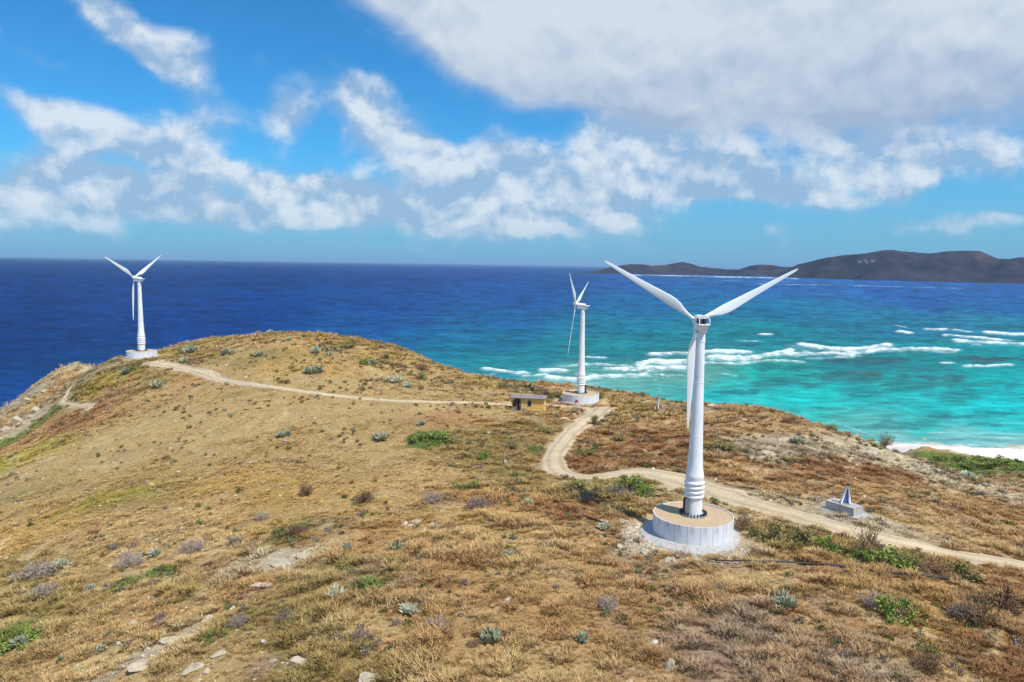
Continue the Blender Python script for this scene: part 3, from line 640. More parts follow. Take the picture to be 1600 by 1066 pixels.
# ------------------------------------------------------------------ air
hm = bpy.data.materials.new('sea_air'); hm.use_nodes = True; T = NT(hm.node_tree)
for n_ in list(T.n): T.n.remove(n_)
pv = T.new('ShaderNodeVolumePrincipled'); pv.inputs['Color'].default_value = (.44, .72, 1.0, 1); pv.inputs['Density'].default_value = 3.3e-5; pv.inputs['Anisotropy'].default_value = 0.0
T.l.new(pv.outputs[0], T.new('ShaderNodeOutputMaterial').inputs['Volume'])
hz = MB(); hx, hy0, hy1 = 185000, -400, 170000
hz.add([(-hx, hy0, -14), (hx, hy0, -14), (hx, hy1, -14), (-hx, hy1, -14), (-hx, hy0, 290), (hx, hy0, 290), (hx, hy1, 290), (-hx, hy1, 290)], [(3, 2, 1, 0), (4, 5, 6, 7), (0, 1, 5, 4), (1, 2, 6, 5), (2, 3, 7, 6), (3, 0, 4, 7)])
tag(hz.obj('haze', hm), kind='stuff')

# ------------------------------------------------------------------ turbines
def blade_mesh(mb, hub, d, ch, ax, L):
    """lofted, twisted blade from hub along d; ch = in-plane trailing direction, ax = rotor axis"""
    secs = [(0, .30, 1, .0), (.035, .30, 1, .0), (.08, .36, .8, .06), (.14, .55, .42, .20), (.20, .84, .24, .36), (.26, .98, .18, .44), (.32, .97, .16, .44), (.42, .84, .15, .38), (.55, .68, .14, .30), (.7, .52, .13, .22), (.85, .37, .12, .15), (.95, .26, .11, .10), (.99, .16, .1, .06), (1, .05, .1, .02)]
    n_ = 14; vs = []; fs = []
    for s, c, tk, off in secs:
        tw = R(24) * (1 - s) ** 2 + R(2)
        cd = ch * math.cos(tw) + ax * math.sin(tw); td = ax * math.cos(tw) - ch * math.sin(tw)
        for k in range(n_):
            a = 2 * math.pi * k / n_; x = .5 * c * math.cos(a); t_ = .5 * c * tk * math.sin(a) * (1.0 if tk > .9 else (1.15 - .55 * (math.cos(a) + 1) / 2))
            vs.append(hub + d * (s * L) + cd * (x + off * .6) + td * t_)
    for i in range(len(secs) - 1):
        for k in range(n_): fs.append((i * n_ + k, i * n_ + (k + 1) % n_, (i + 1) * n_ + (k + 1) % n_, (i + 1) * n_ + k))
    fs.append(tuple(range(n_))); fs.append(tuple((len(secs) - 1) * n_ + k for k in range(n_))[::-1])
    mb.add(vs, fs, True)
def turbine(P, beta, tilt, delta, H, label, L=10.9, open_top=False, ladder=R(200)):
    root = link('wind_turbine', None); root.location = P; tag(root, label, 'wind turbine', 'wind turbines on the headland')
    N = 48
    prof = [(.86, .14), (.86, 1.75)]; 
    MB().lathe([(.86, .14), (.85, 1.72)], N).obj('tower_base', M_WHITE, root)
    ribs = [(.85, 1.72)]
    for k in range(4):
        z0 = 1.78 + k * .46
        ribs += [(.87, z0), (.99, z0 + .06), (1.02, z0 + .14), (.99, z0 + .22), (.89, z0 + .29), (.86, z0 + .40)]
    ribs += [(.86, 3.62)]
    MB().lathe(ribs, N).obj('ribbed_collar', M_WHITE, root)
    H1 = H - .75
    MB().lathe([(.87, 3.622), (.90, 3.8), (.93, 3.95), (.88, 4.15), (.78, 4.7), (.71, 6), (.64, 8.0), (.545, 11.5), (.50, 13.4), (.42, H1)], N).obj('tower', M_WHITE, root)
    for rz_, zz_ in ((.642, 8.0), (.502, 13.4)): MB().lathe([(rz_ - .02, zz_ - .03), (rz_ + .012, zz_ - .028), (rz_ + .012, zz_ + .028), (rz_ - .02, zz_ + .03)], N, cap=False).obj('section_seam', M_WHITE, root)
    MB().lathe([(.42, H1 - .92), (.47, H1 - .9)], N, cap=False).add([], []).lathe([(.47, H1 - .9), (.47, H1 - .5)], N).obj('head_collar', M_WHITE, root)
    MB().lathe([(1.28, 0), (1.28, .09), (1.22, .12), (.9, .14)], N).obj('base_flange', M_STEEL, root)
    bm_ = MB().box((0, 0, 0), (.34, .10, .22), top=.7).mesh('anchor_bolt'); bm_.materials.append(M_DARK)
    for k in range(24):
        a = 2 * math.pi * (k + .5) / 24; o = link('anchor_bolt', bm_, None, root); o.location = (1.22 * math.cos(a), 1.22 * math.sin(a), .20); o.rotation_euler = (0, 0, a)
    ca, sa = math.cos(ladder), math.sin(ladder)
    MB().box((.99 * ca, .99 * sa, .95), (.22, .26, 1.6), ladder).obj('cable_conduit', M_DARK, root)
    MB().box((.95 * math.cos(ladder + .45), .95 * math.sin(ladder + .45), .95), (.12, .55, 1.5), ladder + .45).obj('door', M_STEEL, root)
    # nacelle: boat-shaped tray, open at the top in the near machine
    Ax = Vector((math.sin(beta) * math.cos(tilt), math.cos(beta) * math.cos(tilt), math.sin(tilt))); Hh = Vector((math.cos(beta), -math.sin(beta), 0)); Vv = Hh.cross(Ax)
    top = Vector((0, 0, H))
    MB().lathe([(.46, H1), (.52, H1 + .05), (.52, H1 + .18), (.44, H1 + .22)], 32).obj('yaw_ring', M_STEEL, root)
    def hull(y0, y1, z0, z1, w0, w1, tailw=1.0, slope=.0):
        vs = []
        for (yy, zz, ww) in ((y0, z0, w0 * tailw), (y1, z0, w0), (y1, z1, w1), (y0 - slope, z1, w1 * tailw)):
            for s_ in (-1, 1): vs.append(top + Ax * yy + Vv * zz + Hh * (ww * .5 * s_))
        return vs, [(0, 1, 3, 2), (2, 3, 5, 4), (4, 5, 7, 6), (6, 7, 1, 0), (0, 2, 4, 6), (1, 7, 5, 3)]
    nb = MB(); nb.add(*hull(-.85, 1.15, -.55, .10, .80, 1.02, .8, .50)); nac = nb.obj('nacelle_tray', M_WHITE, root)
    rb = MB(); rb.add(*hull(-1.42, 1.2, .103, .19, 1.18, 1.18, .85, .05)); rb.add(*hull(-.85, 1.17, -.64, -.553, .92, .92, .8, 0)); rb.obj('nacelle_rim', M_WHITE, nac)
    if open_top:
        g = MB(); 
        for dx in (-.20, .18): g.add(*hull(-.75, .35, .193, .68, .28, .22)); g.v[-8:] = [tuple(Vector(v) + Hh * dx) for v in g.v[-8:]]
        g.obj('generator', M_DARK, nac)
        fr = MB()
        for sx_ in (-.50, .50):
            a0 = top + Hh * sx_ + Vv * .19; fr.tube([a0 - Ax * 1.2, a0 - Ax * 1.1 + Vv * .62, a0 + Ax * .8 + Vv * .62, a0 + Ax * .9], .045)
        fr.tube([top + Hh * -.50 - Ax * 1.1 + Vv * .81, top + Hh * .50 - Ax * 1.1 + Vv * .81], .04)
        fr.obj('nacelle_frame', M_WHITE, nac)
        g2 = MB(); g2.add(*hull(.35, 1.1, .193, .85, .9, .6)); g2.obj('gearbox', M_WHITE, nac)
    else:
        g2 = MB(); g2.add(*hull(-.5, 1.15, .193, .50, .95, .6, .8)); g2.obj('nacelle_cover', M_WHITE, nac)
    hc = top + Ax * 1.65 + Vv * .18
    hb = MB(); vs = []; fs = []; n_ = 20; pr = [(.30, -.5), (.42, -.35), (.46, 0), (.42, .25), (.28, .45), (.05, .56)]
    for r_, a_ in pr:
        for k in range(n_):
            t = 2 * math.pi * k / n_; vs.append(hc + Ax * a_ + (Hh * math.cos(t) + Vv * math.sin(t)) * r_)
    for i in range(len(pr) - 1):
        for k in range(n_): fs.append((i * n_ + k, i * n_ + (k + 1) % n_, (i + 1) * n_ + (k + 1) % n_, (i + 1) * n_ + k))
    fs += [tuple(range(n_)), tuple((len(pr) - 1) * n_ + k for k in range(n_))[::-1]]; hb.add(vs, fs, True)
    hub = hb.obj('rotor_hub', M_WHITE, root)
    for k in range(3):
        a_ = R(-90 + 120 * k) + delta; d = Hh * math.cos(a_) + Vv * math.sin(a_); ch = Hh * math.sin(a_) - Vv * math.cos(a_)
        bm2 = MB(); blade_mesh(bm2, hc + d * .25, d, ch, -Ax, L); bm2.obj('blade', M_BLADE, hub)
    return root
H_HUB = 18.7
turbine(T_MAIN, R(-1), R(4), R(-1.2), H_HUB + .4, 'nearest and largest white wind turbine, open nacelle, on round concrete plinth by the road', open_top=True, ladder=R(195))
turbine(T_MID, R(-72), R(6), R(-6), H_HUB, 'middle white wind turbine beside the orange wooden shed, surf behind it', ladder=R(-20))
turbine(T_LEFT, R(-75), R(5), R(2), H_HUB, 'farthest white wind turbine at the left end of the headland above the deep blue sea', ladder=R(190))

def foundation(P, g, r, label, apron, npan=20):
    root = link('concrete_plinth', None); root.location = (P[0], P[1], g); hgt = P[2] - g; tag(root, label, 'concrete plinth', 'round turbine plinths')
    MB().lathe([(r - .10, -1.2), (r - .10, hgt - .16)], 60).obj('core', M_GREYC, root)
    me = bpy.data.meshes.new('wall_panel'); 
    mb = MB(); st = 2 * math.pi / npan * .485; vs = []; m_ = 5
    for i in range(m_):
        a = -st + 2 * st * i / (m_ - 1)
        for rr_, z in ((r, -.35), (r, hgt), (r - .09, hgt), (r - .09, -.35)): vs.append((rr_ * math.cos(a), rr_ * math.sin(a), z))
    fs = [];
    for i in range(m_ - 1):
        for k in range(4): fs.append((i * 4 + k, (i + 1) * 4 + k, (i + 1) * 4 + (k + 1) % 4, i * 4 + (k + 1) % 4))
    fs += [(0, 1, 2, 3), tuple((m_ - 1) * 4 + k for k in (3, 2, 1, 0))]; mb.add(vs, fs)
    pm = mb.mesh('wall_panel'); pm.materials.append(M_CONC)
    for k in range(npan):
        o = link('wall_panel', pm, None, root); o.rotation_euler = (0, 0, 2 * math.pi * k / npan + .1); o.location.z = random.uniform(-.02, .015)
    # slightly domed, uneven sand infill
    nr_, na = 14, 60; V = []
    for i in range(nr_):
        q = (r - .11) * i / (nr_ - 1)
        for k in range(na):
            a = 2 * math.pi * k / na; x, y = q * math.cos(a), q * math.sin(a)
            V.append((x, y, hgt - .10 + .05 * float(fb(np.array([x + P[0]]), np.array([y]), 1.1, 3, 8)[0]) + (.08 if q < 1.6 else 0) * .8))
    F_ = [(i * na + k, i * na + (k + 1) % na, (i + 1) * na + (k + 1) % na, (i + 1) * na + k) for i in range(nr_ - 1) for k in range(na)]
    me = bpy.data.meshes.new('sand_fill'); me.from_pydata(V, [], F_); me.polygons.foreach_set('use_smooth', [True] * len(F_)); me.update(); link('sand_fill', me, M_SAND, root)
    if apron:
        na = 72; V = []; 
        for i, (k_, z_) in enumerate(((0, .30), (.5, .28), (1.0, .16), (1.06, -.5))):
            for k in range(na):
                a = 2 * math.pi * k / na; ex = apron * (1 + .45 * math.cos(a - R(225))) * (1 + .35 * float(fb(np.array([a * 2.2]), np.array([1.0]), 1, 4, 6)[0]))
                q = (r - .05) + ex * k_; V.append((q * math.cos(a), q * math.sin(a), z_ + .05 * random.uniform(-1, 1) * (i in (1, 2))))
        F_ = [(i * na + k, i * na + (k + 1) % na, (i + 1) * na + (k + 1) % na, (i + 1) * na + k) for i in range(3) for k in range(na)]
        me = bpy.data.meshes.new('footing'); me.from_pydata(V, [], F_); me.update(); link('footing', me, M_GREYC, root)
    return root
foundation(T_MAIN, G_MAIN, 3.95, 'large round pale concrete plinth of upright panels under the nearest turbine', 1.05)
foundation(T_MID, G_MID, 3.9, 'round white concrete plinth under the middle turbine next to the shed', .35)
foundation(T_LEFT, G_LEFT, 3.7, 'round white concrete plinth under the farthest turbine at the left', .3)

# ------------------------------------------------------------------ shed and small site objects
def Zg(x, y): return float(height(np.array([x]), np.array([y]))[0])
gp = ground(826, 642)
sh = link('shed', None); sh.location = (gp[0], gp[1], gp[2]); sh.rotation_euler = (0, 0, R(-8)); tag(sh, 'small orange plywood shed with a flat grey roof and open porch beside the middle turbine', 'shed')
W2, D2, HH = 6.3, 3.0, 2.75
MB().box((0, 0, .15), (W2 + .1, D2 + .1, .2)).obj('deck', M_OLDW, sh)
for x in (-2.9, -1, 1, 2.9):
    MB().box((x, -1.4, -.2), (.25, .25, .5)).obj('footing', M_OLDW, sh)
pw = MB().box((0, 0, 0), (.585, .05, 2.35)).mesh('board'); pw.materials.append(M_WOOD)
x0 = -1.25
for k in range(7):
    x = x0 + .31 + k * .615
    if k in (2,):   # window bay: short boards above and below the opening
        for zc, hz_ in ((.62, .35), (2.28, .12)):
            o = link('board', pw, None, sh); o.location = (x, -1.5, .26 + (zc - .26) * 1.0 + .12); o.scale = (1, 1, hz_)
    else:
        o = link('board', pw, None, sh); o.location = (x, -1.5, .26 + 1.18)
for k in range(5):
    o = link('board', pw, None, sh); o.location = (3.08, -1.17 + k * .6, .26 + 1.18); o.rotation_euler = (0, 0, R(90))
    o = link('board', pw, None, sh); o.location = (-1.27, -1.17 + k * .6, .26 + 1.18); o.rotation_euler = (0, 0, R(90))
for k in range(10):
    o = link('board', pw, None, sh); o.location = (-2.85 + k * .62, 1.45, .26 + 1.18)
wf = MB()
for x_, z_, a_, b_ in ((.29, 1.18, .72, .07), (.29, 2.03, .72, .07), (-.04, 1.6, .07, .78), (.62, 1.6, .07, .78)): wf.box((x_, -1.54, z_), (a_, .06, b_))
win = wf.obj('window', M_OLDW, sh); MB().box((.29, -1.49, 1.6), (.59, .03, .78)).obj('pane', M_DARK, win)
MB().box((-2.35, 1.2, 1.3), (.9, .06, 2.0)).obj('door', M_DARK, sh)
for x in (-3.05, -2.1, -1.45):
    MB().box((x, -1.45, 1.45), (.13, .13, 2.4)).obj('post', M_OLDW, sh)
MB().box((-3.05, .4, 1.0), (.06, 1.7, 1.4)).obj('side_rail', M_OLDW, sh)
MB().box((-2.6, -1.45, .62), (1.0, .05, .75)).obj('railing', M_OLDW, sh)
MB().box((0, -.05, 2.72), (W2 + .5, D2 + .7, .14)).obj('roof', M_ROOF, sh)
for x, y, s in ((-2.4, -.6, .5), (-1.2, .3, .6), (.2, -.7, .45), (1.6, .2, .6), (2.6, -.5, .4), (.9, .8, .4)):
    MB().box((x, y, 2.84), (s * 1.6, s, .10), random.uniform(0, 1.5)).obj('roof_sheet', M_ROOF, sh)

gp = ground(902, 633)
mr = link('red_machine', None); mr.location = gp; mr.rotation_euler = (0, 0, R(15)); tag(mr, 'small red machine standing on the ground in front of the middle plinth', 'machine')
MB().box((0, 0, .55), (1.1, .7, .6), top=.9).obj('body', M_RED, mr); MB().box((0, 0, .97), (.8, .5, .24)).obj('engine', M_DARK, mr)
for s_ in (-1, 1):
    for e_ in (-1, 1): MB().tube([(s_ * .45, e_ * .38, .22), (s_ * .45, e_ * .46, .22)], .22, 12).obj('wheel', M_DARK, mr)

# instrument mast behind the middle road
gp = ground(1029, 640)
ms = link('guyed_mast', None); ms.location = gp; tag(ms, 'thin white mast with a braced base standing in the grass left of the nearest tower', 'mast')
MB().tube([(0, 0, 0), (0, 0, 6.8)], .055, 8).obj('pole', M_WHITE, ms)
for k in range(3):
    a = R(90 + 120 * k); MB().tube([(1.0 * math.cos(a), 1.0 * math.sin(a), -.1), (0, 0, 3.2)], .05, 6).obj('brace', M_STEEL, ms)
MB().box((0, 0, 6.5), (.25, .1, .35)).obj('sensor', M_STEEL, ms)

# concrete winch block with its A-frame
gp = ground(1318, 800)
cbk = link('concrete_block', None); cbk.location = gp; cbk.rotation_euler = (0, 0, R(-56)); tag(cbk, 'low grey concrete anchor block beside the road on the right', 'concrete block')
MB().box((0, 0, .35), (3.5, 1.8, 1.25), top=.97).obj('block', M_GREYC, cbk); MB().box((0, -.05, -.12), (4.4, 2.7, .32), top=.94).obj('footing', M_GREYC, cbk)
cr = R(-56); px_, py_ = gp[0] + .25 * math.cos(cr), gp[1] + .25 * math.sin(cr) + .1
af = link('a_frame', None); af.location = (px_, py_, gp[2] + .975); af.rotation_euler = (0, 0, R(-12)); tag(af, 'triangular white and blue steel bracket standing on the grey anchor block', 'steel bracket')
ap = Vector((.12, 0, 2.15))
for x, y in ((-.55, -.35), (.42, -.35), (-.55, .35), (.42, .35)):
    MB().tube([(x, y, 0), ap + Vector((x * .08, y * .1, 0))], .07, 6).obj('leg', M_WHITE, af)
MB().add([(-.45, -.12, .06), (.32, -.12, .06), (.12, -.05, 1.75), (-.45, .12, .06), (.32, .12, .06), (.12, .05, 1.75)], [(0, 1, 2), (5, 4, 3), (0, 3, 4, 1), (1, 4, 5, 2), (2, 5, 3, 0)]).obj('web_plate', M_BLUE, af)
MB().box((-.06, 0, .03), (1.2, .9, .06)).obj('base_plate', M_STEEL, af); MB().box((.12, 0, 2.2), (.28, .3, .24)).obj('head', M_DARK, af)

# pipes and hoses lying on the ground
def hose(name, pts, r, m_, label, cat, lift=0.0, drop=0):
    P = []
    xy = [ground(a, b) for a, b in pts]; xy = [p for p in xy if p is not None]
    for i in range(len(xy) - 1):
        k = max(2, int(np.hypot(*(xy[i + 1] - xy[i])[:2]) / .8))
        for t in range(k):
            q = xy[i] + (xy[i + 1] - xy[i]) * t / k; P.append((q[0], q[1]))
    P.append((xy[-1][0], xy[-1][1])); P = np.array(P)
    for _ in range(3): P[1:-1] = (P[:-2] + 2 * P[1:-1] + P[2:]) / 4
    z = height(P[:, 0], P[:, 1]); z = np.maximum(z, np.convolve(np.pad(z, 1, 'edge'), [1/3] * 3, 'valid'))
    mb = MB().tube([(a, b, c_ + r * .8 + lift) for (a, b), c_ in zip(P, z)], r, 7)
    return tag(mb.obj(name, m_), label, cat)
hose('water_pipe', [(1112,880),(1160,882),(1220,882),(1275,886),(1330,893),(1400,901),(1470,909),(1520,915)], .075, M_PIPE, 'long dark pipe running right from the nearest plinth through dry grass', 'pipe', .26)
hose('water_pipe', [(1112,886),(1165,887),(1225,886),(1280,890),(1340,898)], .045, M_HOSE, 'thin pale pipe lying just below the long dark pipe', 'pipe', .22)
hose('cable', [(838,765),(850,774),(872,788),(900,803),(925,815),(942,820)], .085, M_PIPE, 'dark cable slanting down the slope left of the nearest plinth', 'cable', .14)
hose('cable', [(826,668),(812,684),(795,700),(787,714),(788,728),(797,735)], .07, M_HOSE, 'pale hose curving through the grass below the shed', 'hose', .14)
hose('cable', [(1240,792),(1220,778),(1190,768),(1160,765)], .07, M_PIPE, 'dark cable along the stony verge behind the nearest turbine', 'cable', .12)

# mound of loose soil right of the middle plinth
gp = ground(940, 633); V = []; nr_, na = 9, 30
for i in range(nr_):
    q = i / (nr_ - 1)
    for k in range(na):
        a = 2 * math.pi * k / na; e = 1 + .12 * math.sin(3 * a + 1); x, y = 2.3 * q * e * math.cos(a), 1.9 * q * e * math.sin(a)
        V.append((x, y, 1.25 * (1 - q) ** 1.15 - .3 * q + random.uniform(-.03, .03)))
F_ = [(i * na + k, i * na + (k + 1) % na, (i + 1) * na + (k + 1) % na, (i + 1) * na + k) for i in range(nr_ - 1) for k in range(na)]
me = bpy.data.meshes.new('soil_mound'); me.from_pydata(V, [], F_); me.polygons.foreach_set('use_smooth', [True] * len(F_)); me.update()
o = link('soil_mound', me, mat('ochre_soil', (.50, .31, .15), .95, .15, 1.5, bump=.6)); o.location = gp; tag(o, 'low heap of ochre soil to the right of the middle plinth', 'soil heap')

# ------------------------------------------------------------------ plants and rocks
def shade_mat(name, a, b, rough=.8, sc_=6):
    m = bpy.data.materials.new(name); m.use_nodes = True; T = NT(m.node_tree); p = T.n['Principled BSDF']
    oi = T.new('ShaderNodeObjectInfo'); co = T.new('ShaderNodeTexCoord').outputs['Object']
    f = T.m('ADD', T.noise(co, sc_, 3, .6), T.m('MULTIPLY', T.m('SUBTRACT', oi.outputs['Random'], .5), .35), clamp=True)
    T.l.new(T.mix(T.smooth(f, .3, .7), C4(a), C4(b)), p.inputs['Base Color']); p.inputs['Roughness'].default_value = rough; p.inputs['Specular IOR Level'].default_value = .2
    return m
M_AGAVE = shade_mat('grey_green_leaf', lin((150,154,124)), lin((204,204,176)))
M_LEAF = shade_mat('green_leaf', lin((96,120,52)), lin((144,160,78)))
M_OLLEAF = shade_mat('olive_leaf', lin((124,120,70)), lin((164,154,98)))
M_TWIG = shade_mat('dry_twig', lin((148,128,118)), lin((196,178,162)))
M_BROWNB = shade_mat('brown_twig', lin((118,92,70)), lin((164,134,102)))
M_BARK = mat('bark', (.13, .10, .08), .9, .3, 5)
def rvec(up=.3):
    while True:
        v = Vector((random.uniform(-1, 1), random.uniform(-1, 1), random.uniform(-up, 1)))
        if .05 < v.length < 1: return v.normalized()
def leaf(mb, p, d, L, w):
    d = d.normalized(); s = d.cross(Vector((random.uniform(-1, 1), random.uniform(-1, 1), random.uniform(-1, 1)))).normalized() * w
    mb.add([p - s * .4, p + d * L * .5 - s, p + d * L, p + d * L * .5 + s, p + s * .4], [(0, 1, 2), (0, 2, 4), (4, 2, 3)])
def crown(mb, n_, rad, ht, L, w, holes=.35):
    """leaf clumps spread through an uneven dome"""
    cl = [(rvec(.0) , random.uniform(.45, 1.0)) for _ in range(9)]
    for _ in range(n_):
        c, q = random.choice(cl); p = Vector((c.x * q * rad * .8, c.y * q * rad * .8, max(c.z, .1) * q * ht * .75)) + rvec(1) * rad * random.uniform(.05, .36)
        p.z = max(p.z, .03); leaf(mb, p, rvec(.2) + Vector((p.x, p.y, p.z + .2)) * .6 / rad, L * random.uniform(.6, 1.3), w)
def twigs(mb, n_, rad, ht, r=.018, curl=.2):
    for _ in range(n_):
        d = rvec(-.05); d = Vector((d.x * rad, d.y * rad, abs(d.z) * ht + .12)); k = random.uniform(.6, 1.1)
        mid = d * .5 * k + rvec(1) * rad * curl * .5; mb.tube([(d.x * .04, d.y * .04, -.05), mid, d * k], r, 3, .35)
        for _ in range(2):
            a = mid.lerp(d * k, random.uniform(.1, .7)); mb.tube([a, a + rvec(.1) * rad * .35], r * .7, 3, .4)
PROTO = {}
def proto(kind):
    """returns a list of variants; each = list of (part name, mesh, material), unit radius about 1 m"""
    if kind in PROTO: return PROTO[kind]
    vs_ = []
    for v_ in range(3):
        parts = []
        if kind == 'agave':
            mb = MB()
            for _ in range(6 + v_):
                cx, cy = random.uniform(-.5, .5), random.uniform(-.5, .5)
                for k in range(22):
                    a = k * 2.4 + random.random(); e = R(18 + 62 * (k / 22.0)); d = Vector((math.cos(a) * math.cos(e), math.sin(a) * math.cos(e), math.sin(e)))
                    leaf(mb, Vector((cx, cy, .02)), d, random.uniform(.5, .85), .10)
            parts.append(('leaves', mb.mesh('leaves'), M_AGAVE))
            s = MB(); s.lathe([(.14, -.1), (.12, .12), (.03, .2)], 8); parts.append(('stem', s.mesh('stem'), M_BARK))
        elif kind in ('green', 'olive'):
            mb = MB(); crown(mb, 620, 1.0, 1.15, .13, .045); parts.append(('foliage', mb.mesh('foliage'), M_LEAF if kind == 'green' else M_OLLEAF))
            s = MB(); twigs(s, 16, .8, .8, .022); parts.append(('stem', s.mesh('stem'), M_BARK))
        elif kind in ('dry', 'brown'):
            mb = MB(); twigs(mb, 110, .95, .95, .016, .35); parts.append(('twigs', mb.mesh('twigs'), M_TWIG if kind == 'dry' else M_BROWNB))
            l = MB(); crown(l, 200, .95, .95, .09, .03); parts.append(('foliage', l.mesh('foliage'), M_TWIG if kind == 'dry' else M_BROWNB))
        elif kind == 'bare':
            mb = MB(); twigs(mb, 46, .95, 1.6, .028, .35); parts.append(('twigs', mb.mesh('twigs'), M_BROWNB))
            s = MB(); s.tube([(0, 0, -.2), (.04, .02, .25), (.02, 0, .5)], .09, 6, .5); parts.append(('stem', s.mesh('stem'), M_BARK))
        vs_.append(parts)
    PROTO[kind] = vs_; return vs_
CATN = {'agave': ('spiky_plant', 'plant', 'grey-green spiky plants on the hillside'), 'green': ('green_bush', 'bush', 'green bushes on the headland'), 'olive': ('olive_bush', 'bush', 'olive bushes on the headland'),
        'dry': ('dry_bush', 'bush', 'dry grey bushes on the hillside'), 'brown': ('brown_bush', 'bush', 'brown bushes on the hillside'), 'bare': ('bare_shrub', 'shrub', 'leafless shrubs')}
DONE = {}
def plant(kind, px, py, wpx, label, hs=1.0, sq=1.0):
    p = ground(px, py)
    if p is None: return print('no ground', px, py)
    q = CAM - p; dist = np.linalg.norm(q); rad = wpx * .5 / F * dist
    v_ = random.randrange(3); nm, cat_, grp = CATN[kind]
    if (kind, v_) not in DONE:
        root = link(nm, None)
        for pn, me_, mt_ in proto(kind)[v_]: link(pn, me_, mt_, root)
        DONE[(kind, v_)] = root
    else:
        src = DONE[(kind, v_)]; root = src.copy(); COL.objects.link(root)
        for ch_ in src.children:
            c_ = ch_.copy(); COL.objects.link(c_); c_.parent = root
    rad *= {'agave': 1.25, 'dry': 1.25}.get(kind, 1.2); hs *= {'agave': 1.25, 'green': 1.25, 'olive': 1.15}.get(kind, 1.1)
    root.location = (p[0], p[1], p[2] + .06); root.scale = (rad, rad * sq, rad * hs); root.rotation_euler = (0, 0, random.uniform(0, 6.28))
    if sq != 1.0: root.rotation_euler = (0, 0, random.uniform(-.15, .15))
    tag(root, label, cat_, grp)
